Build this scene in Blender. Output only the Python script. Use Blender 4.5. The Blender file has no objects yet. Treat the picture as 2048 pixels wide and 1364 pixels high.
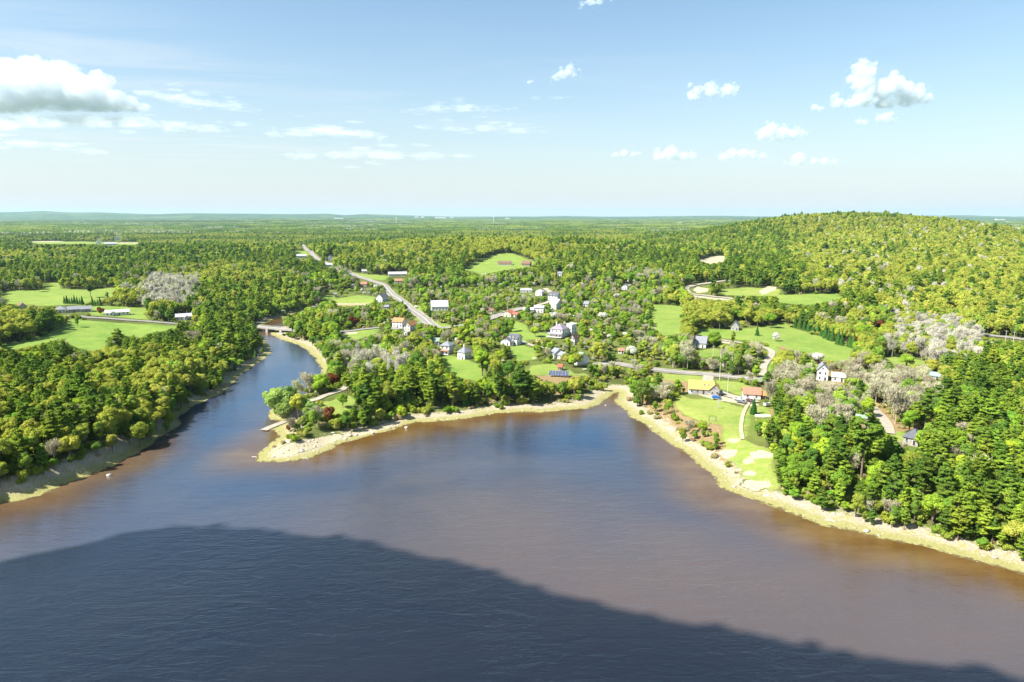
import bpy, math, random
import numpy as np
from mathutils import Vector, Matrix
R = math.radians
rng = np.random.default_rng(7)
random.seed(7)
scene = bpy.context.scene
COL = scene.collection

# ---------------------------------------------------------------- camera, sky, sun, exposure
CAM_H = 100.0
PITCH = R(10.5)
FPX = 2048 * 24.0 / 36.0
cam_d = bpy.data.cameras.new('camera')
cam_d.lens = 24.0; cam_d.sensor_width = 36.0; cam_d.clip_start = 1.0; cam_d.clip_end = 120000.0
cam = bpy.data.objects.new('camera', cam_d); COL.objects.link(cam)
cam.location = (0, 0, CAM_H); cam.rotation_euler = (R(90) - PITCH, 0, 0)
scene.camera = cam
SUN_EL = R(49); SUN_AZ = (-1.0, -0.42)        # direction towards the sun on the ground plane
_l = math.hypot(*SUN_AZ)
SUN = Vector((SUN_AZ[0]/_l*math.cos(SUN_EL), SUN_AZ[1]/_l*math.cos(SUN_EL), math.sin(SUN_EL)))
sd = bpy.data.lights.new('sun', 'SUN'); sd.energy = 4.9; sd.angle = R(0.5); sd.color = (1.0, 0.95, 0.86)
so = bpy.data.objects.new('sun', sd); COL.objects.link(so)
so.rotation_euler = SUN.to_track_quat('Z', 'Y').to_euler(); so.location = (0, 0, 900)
world = bpy.data.worlds.new('World'); scene.world = world; world.use_nodes = True
scene.view_settings.view_transform = 'Standard'; scene.view_settings.look = 'None'
scene.view_settings.exposure = 1.33; scene.view_settings.gamma = 1.0
scene.cycles.use_denoising = True; scene.cycles.denoiser = 'OPENIMAGEDENOISE'; scene.cycles.denoising_input_passes = 'RGB_ALBEDO_NORMAL'
scene.cycles.max_bounces = 10; scene.cycles.diffuse_bounces = 4; scene.cycles.glossy_bounces = 2
scene.cycles.transmission_bounces = 3; scene.cycles.volume_bounces = 7; scene.cycles.transparent_max_bounces = 6
scene.cycles.sample_clamp_indirect = 4.0
scene.cycles.volume_step_rate = 1.0

class NT:
    """small wrapper to write node trees"""
    def __init__(s, tree):
        s.t = tree; s.n = tree.nodes; s.n.clear()
    def new(s, typ, **kw):
        n = s.n.new(typ)
        for k, v in kw.items(): setattr(n, k, v)
        return n
    def lk(s, a, b): s.t.links.new(a, b)
    def put(s, sock, v):
        if hasattr(v, 'is_output'): s.lk(v, sock)
        elif v is not None:
            if isinstance(v, (tuple, list)) and len(v) == 3 and sock.type == 'RGBA': v = (*v, 1)
            sock.default_value = v
    def math(s, op, a, b=None, c=None, clamp=False):
        n = s.new('ShaderNodeMath', operation=op, use_clamp=clamp)
        for i, v in enumerate((a, b, c)):
            if v is not None: s.put(n.inputs[i], v)
        return n.outputs[0]
    def mix(s, f, a, b, blend='MIX'):
        n = s.new('ShaderNodeMix', data_type='RGBA', blend_type=blend)
        s.put(n.inputs[0], f); s.put(n.inputs[6], a); s.put(n.inputs[7], b)
        return n.outputs[2]
    def ramp(s, f, lo, hi, a=0.0, b=1.0):
        n = s.new('ShaderNodeMapRange', interpolation_type='SMOOTHSTEP')
        s.put(n.inputs[0], f); n.inputs[1].default_value = lo; n.inputs[2].default_value = hi
        n.inputs[3].default_value = a; n.inputs[4].default_value = b
        return n.outputs[0]
    def noise(s, vec, scale, detail=4, rough=0.55, dist=0.0):
        n = s.new('ShaderNodeTexNoise'); s.put(n.inputs['Vector'], vec)
        n.inputs['Scale'].default_value = scale; n.inputs['Detail'].default_value = detail
        n.inputs['Roughness'].default_value = rough; n.inputs['Distortion'].default_value = dist
        return n.outputs[0]
    def attr(s, name):
        n = s.new('ShaderNodeAttribute'); n.attribute_name = name
        return n.outputs['Fac']
    def scale(s, vec, x, y, z):
        n = s.new('ShaderNodeMapping'); s.put(n.inputs[0], vec); n.inputs[3].default_value = (x, y, z)
        return n.outputs[0]

# the sky: Nishita sky, with thin high cirrus
w = NT(world.node_tree)
sky = w.new('ShaderNodeTexSky', sky_type='NISHITA'); sky.sun_disc = False
sky.sun_elevation = SUN_EL; sky.sun_rotation = math.atan2(SUN.x, SUN.y)
sky.altitude = 0; sky.air_density = 1.0; sky.dust_density = 1.6; sky.ozone_density = 1.5
geo = w.new('ShaderNodeTexCoord').outputs['Generated']
sep = w.new('ShaderNodeSeparateXYZ'); w.lk(geo, sep.inputs[0])
zz = w.math('MAXIMUM', sep.outputs[2], 0.02)
px_ = w.math('DIVIDE', sep.outputs[0], zz); py_ = w.math('DIVIDE', sep.outputs[1], zz)
cmb = w.new('ShaderNodeCombineXYZ'); w.lk(px_, cmb.inputs[0]); w.lk(py_, cmb.inputs[1])
plane = cmb.outputs[0]
n1 = w.noise(w.scale(plane, 0.45, 1.1, 1), 0.8, 9, 0.66, 1.2)
n2 = w.noise(plane, 0.23, 3, 0.5)
cir = w.math('MULTIPLY', w.ramp(n1, 0.44, 0.64), w.ramp(n2, 0.38, 0.56))
azl = w.math('DIVIDE', sep.outputs[0], w.math('MAXIMUM', sep.outputs[1], 0.05))
cir = w.math('MULTIPLY', cir, w.ramp(azl, -0.9, 0.35, 1.0, 0.12))
cir = w.math('MULTIPLY', cir, w.ramp(sep.outputs[2], 0.03, 0.10))
cir = w.math('MULTIPLY', cir, w.ramp(sep.outputs[2], 0.17, 0.27, 1.0, 0.05))
# cool, milky air: the sky colour brightened a little towards the horizon by moisture
hz = w.math('POWER', w.math('SUBTRACT', 1.0, w.math('MAXIMUM', sep.outputs[2], 0.0), clamp=True), 9.0)
skyc = w.mix(1.0, sky.outputs[0], (0.75, 0.86, 0.85), 'MULTIPLY')
skyc = w.mix(w.math('MULTIPLY', hz, 0.88), skyc, (4.15, 4.35, 4.55))
skyc = w.mix(w.math('MULTIPLY', cir, 0.4), skyc, (4.25, 4.32, 4.38))
bg = w.new('ShaderNodeBackground'); w.lk(skyc, bg.inputs[0]); bg.inputs[1].default_value = 0.092
w.lk(bg.outputs[0], w.new('ShaderNodeOutputWorld').inputs[0])

# ---------------------------------------------------------------- numbers: noise, terrain, rays
_lat = np.random.default_rng(3).random((256, 256))
def vnoise(x, y, s=1.0, off=0):
    x = np.asarray(x, float)/s + 37.3 + off*17.1; y = np.asarray(y, float)/s + 11.7 + off*5.3
    xi = np.floor(x).astype(int); yi = np.floor(y).astype(int)
    fx = x-xi; fy = y-yi; fx = fx*fx*(3-2*fx); fy = fy*fy*(3-2*fy)
    g = lambda a, b: _lat[a & 255, b & 255]
    return ((g(xi, yi)*(1-fx)+g(xi+1, yi)*fx)*(1-fy)+(g(xi, yi+1)*(1-fx)+g(xi+1, yi+1)*fx)*fy)*2-1
def fbm(x, y, s, o=4, off=0):
    v = 0; a = 1.0; t = 0
    for i in range(o):
        v = v+vnoise(x, y, s/2**i, off+i)*a; t += a; a *= 0.5
    return v/t
def ray(px, py):
    px = np.asarray(px, float); py = np.asarray(py, float)
    a = (px-1024)/FPX; b = -(py-682)/FPX
    c, s = math.cos(PITCH), math.sin(PITCH)
    return np.stack([a, c+b*s, -s+b*c], -1)
def project(x, y, z):
    c, s = math.cos(PITCH), math.sin(PITCH)
    x = np.asarray(x, float); y = np.asarray(y, float); dz = np.asarray(z, float)-CAM_H
    d = np.maximum(y*c-dz*s, 0.01); u = y*s+dz*c
    return 1024+x/d*FPX, 682-u/d*FPX, d
def flat(px, py, z=0.0):
    d = ray(px, py); t = (z-CAM_H)/d[..., 2]
    return np.stack([d[..., 0]*t, d[..., 1]*t], -1)

SHORE_L = [(0,1008),(44,1002),(88,989),(129,971),(152,961),(182,951),(211,938),(235,932),(264,913),(293,895),(323,877),(352,858),(365,848),(362,832),(381,816),(410,804),(422,797),(449,785),(469,766),(484,748),(505,734),(530,717),(545,705),(540,692),(530,678),(520,668)]
RIVER_N = [(512,660),(540,662)]
SHORE_R = [(541,671),(562,680),(597,689),(612,700),(630,717),(639,732),(641,745),(636,762),(618,784),(585,802),(545,812),(530,826),(534,838),(560,842),(548,852),(530,857),(532,862),(550,862),(556,874),(537,887),(517,905),(504,925),(530,926),(562,924),(590,922),(620,917),(655,906),(687,886),(717,879),(750,869),(792,859),(802,852),(830,847),(867,844),(905,840),(955,835),(992,827),(1035,826),(1085,825),(1140,821),(1180,817),(1203,810),(1218,800),(1224,791),(1230,785),(1233,788),(1229,797),(1228,806),(1247,820),(1262,835),(1285,850),(1310,865),(1330,882),(1350,895),(1385,920),(1417,947),(1440,974),(1473,990),(1522,1007),(1578,1025),(1618,1041),(1654,1056),(1730,1069),(1770,1079),(1836,1093),(1935,1119),(2001,1135),(2048,1152)]
def dens(pts, n=4):
    out = []
    for a, b in zip(pts[:-1], pts[1:]):
        for i in range(n): out.append((a[0]+(b[0]-a[0])*i/n, a[1]+(b[1]-a[1])*i/n))
    out.append(pts[-1]); return out
sl = flat(*np.array(SHORE_L, float).T); sn = flat(*np.array(RIVER_N, float).T); sr = flat(*np.array(SHORE_R, float).T)
_far = np.array([sn[0]+[-6, 60], sn[0]+[20, 160], sn[1]+[40, 165], sn[1]+[8, 60]])
WATER = np.concatenate([[(-1500, -1800), (-900, -500), (-420, -60), (-250, 110)], sl, sn[:1], _far, sn[1:], sr,
                        [(250, 118), (420, 30), (900, -500), (1500, -1800)]])
def _ragged(P):
    out = []
    for i in range(len(P)):
        a, b = P[i], P[(i+1) % len(P)]
        L = np.hypot(*(b-a)); n = max(1, min(int(L/3.0), 40))
        for k in range(n): out.append(a+(b-a)*k/n)
    out = np.array(out)
    near = np.hypot(out[:, 0], out[:, 1]) < 1200
    d = np.stack([fbm(out[:, 0], out[:, 1], 11, 3, 1), fbm(out[:, 0], out[:, 1], 11, 3, 9)], -1)*1.9
    out[near] += d[near]
    return out
WATER = _ragged(WATER)
def pip(P, x, y):
    x = np.asarray(x, float); y = np.asarray(y, float)
    r = np.zeros(x.shape, bool)
    bb = (x > P[:, 0].min()) & (x < P[:, 0].max()) & (y > P[:, 1].min()) & (y < P[:, 1].max())
    if not bb.any(): return r
    xs, ys = x[bb], y[bb]; c = np.zeros(xs.shape, bool)
    for i in range(len(P)):
        x1, y1 = P[i]; x2, y2 = P[(i+1) % len(P)]
        if y1 == y2: continue
        m = (ys > min(y1, y2)) & (ys <= max(y1, y2))
        if m.any():
            c[m] ^= (xs[m] < (x2-x1)*(ys[m]-y1)/(y2-y1)+x1)
    r[bb] = c
    return r
# signed distance to the shoreline (positive on land), kept on two grids for speed
def _sdf(x, y):
    A = WATER; B = np.roll(WATER, -1, 0)
    out = np.full(x.shape, 1e9)
    for a, b in zip(A, B):
        d = b-a; L = d@d+1e-9
        t = np.clip(((x-a[0])*d[0]+(y-a[1])*d[1])/L, 0, 1)
        np.minimum(out, (x-a[0]-t*d[0])**2+(y-a[1]-t*d[1])**2, out=out)
    out = np.sqrt(out)
    return np.where(pip(A, x, y), -out, out)
GX0, GX1, GY0, GY1, GS = -470., 560., 60., 900., 2.0
_gx, _gy = np.meshgrid(np.arange(GX0, GX1+1, GS), np.arange(GY0, GY1+1, GS))
_G = _sdf(_gx, _gy)
HX0, HX1, HY0, HY1, HS = -2000., 2000., -1800., 2400., 25.0
_hx, _hy = np.meshgrid(np.arange(HX0, HX1+1, HS), np.arange(HY0, HY1+1, HS))
_H = _sdf(_hx, _hy)
def _bil(G, x0, y0, s, x, y):
    fx = np.clip((x-x0)/s, 0, G.shape[1]-1.001); fy = np.clip((y-y0)/s, 0, G.shape[0]-1.001)
    i = fx.astype(int); j = fy.astype(int); fx = fx-i; fy = fy-j
    return (G[j, i]*(1-fx)+G[j, i+1]*fx)*(1-fy)+(G[j+1, i]*(1-fx)+G[j+1, i+1]*fx)*fy
def shore(x, y):
    x = np.asarray(x, float); y = np.asarray(y, float)
    a = _bil(_H, HX0, HY0, HS, x, y)
    m = (x > GX0) & (x < GX1) & (y > GY0) & (y < GY1)
    return np.where(m, _bil(_G, GX0, GY0, GS, x, y), a)

RIDGE = np.array([(-900,428),(-300,427),(0,425),(60,424),(120,422),(165,425),(230,425),(330,428),(400,426),(440,427),(520,427),(600,428),(665,427),(700,430),(740,428),(800,430),(900,433),(1130,432),(1200,433),(1420,431),(1500,432),(1620,434),(1780,434),(1850,432.5),(1880,431.5),(1950,432),(2000,433),(2048,433),(2500,432),(3000,430)], float)
FARM = np.array([(-900,437),(700,437),(1100,436),(1780,435),(1800,433.5),(1830,432),(1858,431.5),(1872,429.6),(1890,428.6),(1930,428.8),(1955,429.4),(1975,431.5),(2040,433),(2500,434),(3000,436)], float)
def sst(t): t = np.clip(t, 0, 1); return t*t*(3-2*t)
def height(x, y):
    x = np.asarray(x, float); y = np.asarray(y, float)
    d = shore(x, y); r = np.hypot(x, y)
    left = sst((-x-60)/80)*sst((420-y)/100)
    tide = 0.085*np.clip(d, 0, 9)
    bank = (3.6+2.8*left)*sst((d-(6-3.5*left))/(22-9*left)) + 0.035*np.clip(d-20, 0, 150)
    h = tide+bank+(0.35*fbm(x, y, 9, 2, 5)+1.6*fbm(x, y, 70, 3, 2))*sst((d-4)/30)
    inland = sst((d-60)/400)
    h = h + inland*3.5*fbm(x, y, 260, 3, 4)
    bump = lambda cx, cy, sx, sy: np.exp(-((x-cx)/sx)**2/2-((y-cy)/sy)**2/2)
    sxa = np.where(x < 900, 255., 345.)
    h = h + 85*np.exp(-((x-900)/sxa)**2/2-((y-1900)/430)**2/2)
    h = h + 26*bump(-30, 1370, 230, 210) + 11*bump(-850, 1400, 620, 130) + 9*bump(330, 820, 160, 110)
    h = h + 10*bump(560, 900, 220, 160)
    far = sst((r-1700)/2500)
    h = h + far*(9*fbm(x, y, 1300, 4, 6)-2)
    px = 1024+x/np.maximum(y, 1.0)*1342
    front = y > 1500
    rd = np.interp(px, RIDGE[:, 0], RIDGE[:, 1]); fm = np.interp(px, FARM[:, 0], FARM[:, 1])
    hr = 66+(431-rd)/FPX*15000
    hf = np.maximum(0, 96+(431-fm)/FPX*22500)
    h = h + np.where(front, hr*np.exp(-((y-15000)/2200)**2/2)+hf*np.exp(-((y-22500)/1000)**2/2), 0)
    under = -0.25-0.16*np.clip(-d, 0, 25)
    return np.where(d > 0, h, under)
_ts = np.geomspace(90, 60000, 900)
def hit(px, py):
    """the point of the ground seen at a pixel of the 2048 x 1364 photograph"""
    px = np.atleast_1d(np.asarray(px, float)); py = np.atleast_1d(np.asarray(py, float))
    D = ray(px, py); D = D/np.linalg.norm(D, axis=-1)[:, None]
    lo = np.full(len(px), 90.0); hi = np.full(len(px), -1.0)
    act = np.ones(len(px), bool); prev = lo.copy()
    for t in _ts:
        if not act.any(): break
        i = np.where(act)[0]
        z = CAM_H+D[i, 2]*t
        b = z < np.maximum(height(D[i, 0]*t, D[i, 1]*t), 0)
        lo[i[b]] = prev[i[b]]; hi[i[b]] = t; act[i[b]] = False; prev[i] = t
    hi = np.where(hi < 0, 30000., hi)
    for _ in range(14):
        m = (lo+hi)/2; z = CAM_H+D[:, 2]*m
        b = z < np.maximum(height(D[:, 0]*m, D[:, 1]*m), 0)
        hi = np.where(b, m, hi); lo = np.where(b, lo, m)
    return np.stack([D[:, 0]*hi, D[:, 1]*hi, CAM_H+D[:, 2]*hi], -1)
def hit1(px, py): return hit([px], [py])[0]

# ---------------------------------------------------------------- tags and mesh helpers
def tag(o, label=None, cat=None, group=None, kind=None):
    if label: o['label'] = label
    if cat: o['category'] = cat
    if group: o['group'] = group
    if kind: o['kind'] = kind
    return o
def empty(name, loc, rz=0.0):
    o = bpy.data.objects.new(name, None); COL.objects.link(o); o.location = loc; o.rotation_euler = (0, 0, rz)
    o.empty_display_size = 0.5
    return o
def link(name, me, parent=None, loc=None):
    o = bpy.data.objects.new(name, me); COL.objects.link(o)
    if parent is not None: o.parent = parent
    if loc is not None: o.location = loc
    return o
def npmesh(name, V, F, mats, midx=None, tint=None, smooth=False):
    """F: an (n,k) array, or a list of such arrays"""
    Fs = F if isinstance(F, list) else [F]
    me = bpy.data.meshes.new(name)
    V = np.asarray(V, np.float32)
    nl = sum(f.size for f in Fs); nf = sum(len(f) for f in Fs)
    me.vertices.add(len(V)); me.vertices.foreach_set('co', V.ravel())
    me.loops.add(nl); me.loops.foreach_set('vertex_index', np.concatenate([f.ravel() for f in Fs]).astype(np.int32))
    me.polygons.add(nf)
    tot = np.concatenate([np.full(len(f), f.shape[1], np.int32) for f in Fs])
    me.polygons.foreach_set('loop_start', np.concatenate([[0], np.cumsum(tot)[:-1]]).astype(np.int32))
    for m in mats: me.materials.append(m)
    if midx is not None: me.polygons.foreach_set('material_index', np.asarray(midx, np.int32))
    if smooth: me.polygons.foreach_set('use_smooth', np.ones(nf, bool))
    me.update(calc_edges=True)
    if tint is not None:
        a = me.attributes.new('tint', 'FLOAT', 'FACE'); a.data.foreach_set('value', np.asarray(tint, np.float32))
    return me
class MB:
    """collects boxes, prisms and tubes into one mesh"""
    def __init__(s): s.v = []; s.f = []; s.k = []; s.mats = []
    def _m(s, m):
        if m not in s.mats: s.mats.append(m)
        return s.mats.index(m)
    def poly(s, verts, faces, m):
        b = len(s.v); s.v += [tuple(map(float, p)) for p in verts]
        for f in faces: s.f.append([b+i for i in f]); s.k.append(s._m(m))
        return s
    def box(s, x0, y0, z0, x1, y1, z1, m, rz=0.0, c=(0, 0)):
        P = [(x, y, z) for z in (z0, z1) for x, y in ((x0, y0), (x1, y0), (x1, y1), (x0, y1))]
        if rz: P = [(c[0]+(x-c[0])*math.cos(rz)-(y-c[1])*math.sin(rz), c[1]+(x-c[0])*math.sin(rz)+(y-c[1])*math.cos(rz), z) for x, y, z in P]
        return s.poly(P, [(3, 2, 1, 0), (4, 5, 6, 7), (0, 1, 5, 4), (1, 2, 6, 5), (2, 3, 7, 6), (3, 0, 4, 7)], m)
    def tube(s, pts, rad, m, n=6, cap=True):
        rings = []
        for i, p in enumerate(pts):
            p = Vector(p); a = Vector(pts[max(i-1, 0)]); b = Vector(pts[min(i+1, len(pts)-1)])
            q = (b-a).to_track_quat('Z', 'Y') if (b-a).length > 1e-6 else Vector((0, 0, 1)).to_track_quat('Z', 'Y')
            r = rad[i] if isinstance(rad, (list, tuple)) else rad
            rings.append([p+q@Vector((r*math.cos(2*math.pi*k/n), r*math.sin(2*math.pi*k/n), 0)) for k in range(n)])
        V = [v for g in rings for v in g]; F = []
        for i in range(len(pts)-1):
            for k in range(n): F.append((i*n+k, i*n+(k+1) % n, (i+1)*n+(k+1) % n, (i+1)*n+k))
        if cap: F.append(tuple(range(n))[::-1]); F.append(tuple((len(pts)-1)*n+k for k in range(n)))
        return s.poly(V, F, m)
    def mesh(s, name, smooth=False):
        me = bpy.data.meshes.new(name); me.from_pydata(s.v, [], s.f)
        for m in s.mats: me.materials.append(m)
        me.polygons.foreach_set('material_index', s.k)
        if smooth: me.polygons.foreach_set('use_smooth', [True]*len(s.f))
        me.update(); return me
    def build(s, name, parent=None, loc=None, smooth=False): return link(name, s.mesh(name, smooth), parent, loc)

_mats = {}
def pmat(name, col, rough=0.8, var=0.12, sc=0.6, spec=0.3, metal=0.0, stretch=(1, 1, 1)):
    """painted, mineral or metal surface with a worn, uneven tone"""
    if name in _mats: return _mats[name]
    m = bpy.data.materials.new(name); m.use_nodes = True; t = NT(m.node_tree)
    co = t.scale(t.new('ShaderNodeTexCoord').outputs['Object'], *stretch)
    nz = t.noise(co, sc, 5, 0.65)
    c = t.mix(t.ramp(nz, 0.3, 0.7), tuple(v*(1-var) for v in col), tuple(min(v*(1+var), 0.92) for v in col))
    b = t.new('ShaderNodeBsdfPrincipled'); t.lk(c, b.inputs['Base Color'])
    b.inputs['Roughness'].default_value = rough; b.inputs['Metallic'].default_value = metal
    b.inputs['Specular IOR Level'].default_value = spec
    t.lk(b.outputs[0], t.new('ShaderNodeOutputMaterial').inputs[0])
    _mats[name] = m; return m
def leafmat(name, cols, trans=0.3, hv=0.03):
    """foliage: every tree and every leaf cluster takes its own tone between the given colours"""
    m = bpy.data.materials.new(name); m.use_nodes = True; t = NT(m.node_tree)
    rnd = t.new('ShaderNodeObjectInfo').outputs['Random']
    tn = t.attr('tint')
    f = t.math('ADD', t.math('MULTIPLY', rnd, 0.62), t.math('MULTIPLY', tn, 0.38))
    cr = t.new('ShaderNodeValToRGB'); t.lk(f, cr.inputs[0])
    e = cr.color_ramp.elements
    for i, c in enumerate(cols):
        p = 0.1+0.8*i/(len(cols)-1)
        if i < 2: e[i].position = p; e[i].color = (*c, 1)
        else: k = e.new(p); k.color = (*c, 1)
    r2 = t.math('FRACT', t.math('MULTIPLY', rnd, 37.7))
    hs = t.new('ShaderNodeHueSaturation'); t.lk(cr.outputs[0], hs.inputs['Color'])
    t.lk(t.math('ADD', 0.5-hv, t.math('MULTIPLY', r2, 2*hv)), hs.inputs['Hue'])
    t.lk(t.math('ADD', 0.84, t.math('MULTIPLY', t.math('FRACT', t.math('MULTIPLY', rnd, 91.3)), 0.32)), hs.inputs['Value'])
    c = hs.outputs[0]
    d = t.new('ShaderNodeBsdfDiffuse'); t.lk(c, d.inputs[0])
    tr = t.new('ShaderNodeBsdfTranslucent'); t.lk(t.mix(0.55, c, (0.16, 0.22, 0.01)), tr.inputs[0])
    mx = t.new('ShaderNodeMixShader'); mx.inputs[0].default_value = trans
    t.lk(d.outputs[0], mx.inputs[1]); t.lk(tr.outputs[0], mx.inputs[2])
    t.lk(mx.outputs[0], t.new('ShaderNodeOutputMaterial').inputs[0])
    return m
# ---------------------------------------------------------------- land cover, outlined on the photograph and thrown onto the ground
FIELDS = [
 ([(700,440.5),(820,441.5),(815,443.5),(705,443)], .9), ([(1350,447),(1450,448),(1440,450.5),(1355,450)], .6), ([(390,452),(520,455),(510,458),(395,455)], .8), ([(1180,452),(1260,453),(1255,456),(1185,455)], .9), ([(240,447),(330,448),(325,450),(245,449.5)], .9), ([(905,452),(980,453),(975,455.5),(910,454.5)], .7),
  # mown and hay fields, lawns: (outline, tone 0 fresh green .. 1 yellow green)
 ([(0,583),(85,580),(82,567),(118,565),(122,577),(165,581),(235,574),(227,592),(200,600),(160,608),(85,612),(0,607)], .35),
 ([(140,637),(165,640),(220,644),(290,649),(350,652),(372,654),(325,662),(294,667),(284,676),(262,672),(215,674),(212,697),(182,702),(140,692),(125,676),(90,686),(0,706),(0,690),(65,679),(108,662),(130,650)], .1),
 ([(175,619),(192,611),(230,613),(300,617),(286,628),(300,640),(230,634),(180,630)], .2),
 ([(1303,609),(1335,610),(1368,614),(1362,648),(1366,668),(1322,671),(1303,652)], .3),
 ([(1390,655),(1440,659),(1508,656),(1568,643),(1582,655),(1648,676),(1693,688),(1710,700),(1700,722),(1648,722),(1618,705),(1571,698),(1546,690),(1520,684),(1490,680),(1440,676),(1400,672)], .3),
 ([(1352,790),(1376,796),(1425,800),(1474,812),(1492,812),(1500,845),(1492,880),(1539,898),(1548,957),(1562,978),(1540,984),(1483,950),(1448,905),(1440,850),(1385,836),(1347,812)], .75),
 ([(1500,812),(1540,815),(1550,830),(1520,838),(1503,830)], .5),
 ([(877,712),(905,712),(945,721),(962,735),(968,748),(955,763),(917,755),(892,738)], .1),
 ([(675,663),(760,657),(757,665),(717,679),(687,679)], .3),
 ([(925,540),(955,522),(992,508),(1022,506),(1075,526),(1042,536),(1007,541),(965,549)], .3),
 ([(670,598),(717,590),(752,594),(746,606),(705,613),(675,608)], .4),
 ([(1028,642),(1052,648),(1060,665),(1100,668),(1098,676),(1060,678),(1044,690),(1070,697),(1074,718),(1035,723),(1022,712),(1020,660)], .2),
 ([(1058,732),(1100,726),(1130,734),(1150,748),(1172,744),(1180,752),(1060,750)], .5),
 ([(1440,579),(1500,575),(1560,578),(1560,592),(1500,592),(1445,590)], .8),
 ([(1553,590),(1677,587),(1688,597),(1618,610),(1559,606)], .25),
 ([(60,484),(160,483),(280,486),(270,490),(175,488),(75,488)], .5),
 ([(587,502),(613,502),(618,510),(590,511)], .4),
 ([(1320,746),(1410,752),(1412,768),(1380,772),(1330,762)], .7),
 ([(1430,760),(1480,766),(1560,790),(1490,795),(1440,778)], .6),
 ([(1764,716),(1800,713),(1850,722),(1855,730),(1770,728)], .5),
 ([(1768,838),(1780,832),(1815,868),(1850,880),(1790,885)], .8),
 ([(835,607),(858,640),(900,650),(905,660),(830,640)], .3),
 ([(640,590),(668,592),(670,600),(645,600)], .3),
 ([(700,545),(780,552),(770,560),(735,560)], .4),
 ([(1540,685),(1560,700),(1545,740),(1530,745)], .3),
 ([(1395,700),(1440,697),(1445,712),(1400,716)], .4),
 ([(640,805),(690,790),(720,800),(680,830),(640,825)], .6),
]
DIRT = [ [(548,903),(575,889),(620,878),(676,868),(688,874),(655,889),(610,903),(570,914),(540,915)], [(700,866),(760,850),(800,842),(798,848),(760,860),(715,872)],   # bare sand, gravel and quarry faces
 [(1395,521),(1422,512),(1450,512),(1450,523),(1420,528)], [(1385,580),(1395,573),(1418,577),(1415,584),(1395,586)],
 [(1380,590),(1422,592),(1466,595),(1466,601),(1440,601),(1390,594)], [(1518,583),(1535,572),(1553,574),(1550,580),(1525,590)],
 [(1395,789),(1440,791),(1470,792),(1498,803),(1512,806),(1520,812),(1500,812),(1470,806),(1432,800)],
 [(60,482.5),(120,482),(130,484),(66,484.5)], [(240,485),(280,484.5),(276,486.5),(240,487)], [(680,664),(715,664),(712,668),(684,669)],
 [(1000,720),(1010,718),(1006,722)], [(1440,685),(1450,680),(1463,683),(1458,688)],
 [(1060,716),(1080,712),(1066,719)],
]
for cx_, cy_, rx_, ry_ in ((1468,881,13,5),(1456,906,20,9),(1523,910,27,8),(1498,923,13,5),(1498,947,16,5),(1514,969,30,10),(1562,977,7,2)):
    DIRT.append([(cx_+rx_*(1+.25*math.sin(5*a+cx_))*math.cos(a), cy_+ry_*(1+.25*math.cos(3*a+cy_))*math.sin(a)) for a in np.linspace(0, 6.1, 30)])
BRUSH = [   # rough brown scrub
 [(1070,750),(1160,752),(1180,775),(1110,790),(1065,775)], [(1230,790),(1345,810),(1385,838),(1440,850),(1445,900),(1480,948),(1440,960),(1400,920),(1330,875),(1270,835)],
 [(1310,755),(1420,770),(1400,785),(1330,785)], [(1560,690),(1640,722),(1900,735),(1900,850),(1700,880),(1540,860),(1550,740)],
]
def wpoly(P, n=6):
    p = np.array(dens(list(P)+[P[0]], n)[:-1]); return hit(p[:, 0], p[:, 1])[:, :2]
W_FIELD = [(wpoly(p), t) for p, t in FIELDS]
W_DIRT = [wpoly(p, 2) for p in DIRT]
W_BRUSH = [wpoly(p, 3) for p in BRUSH]
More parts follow.
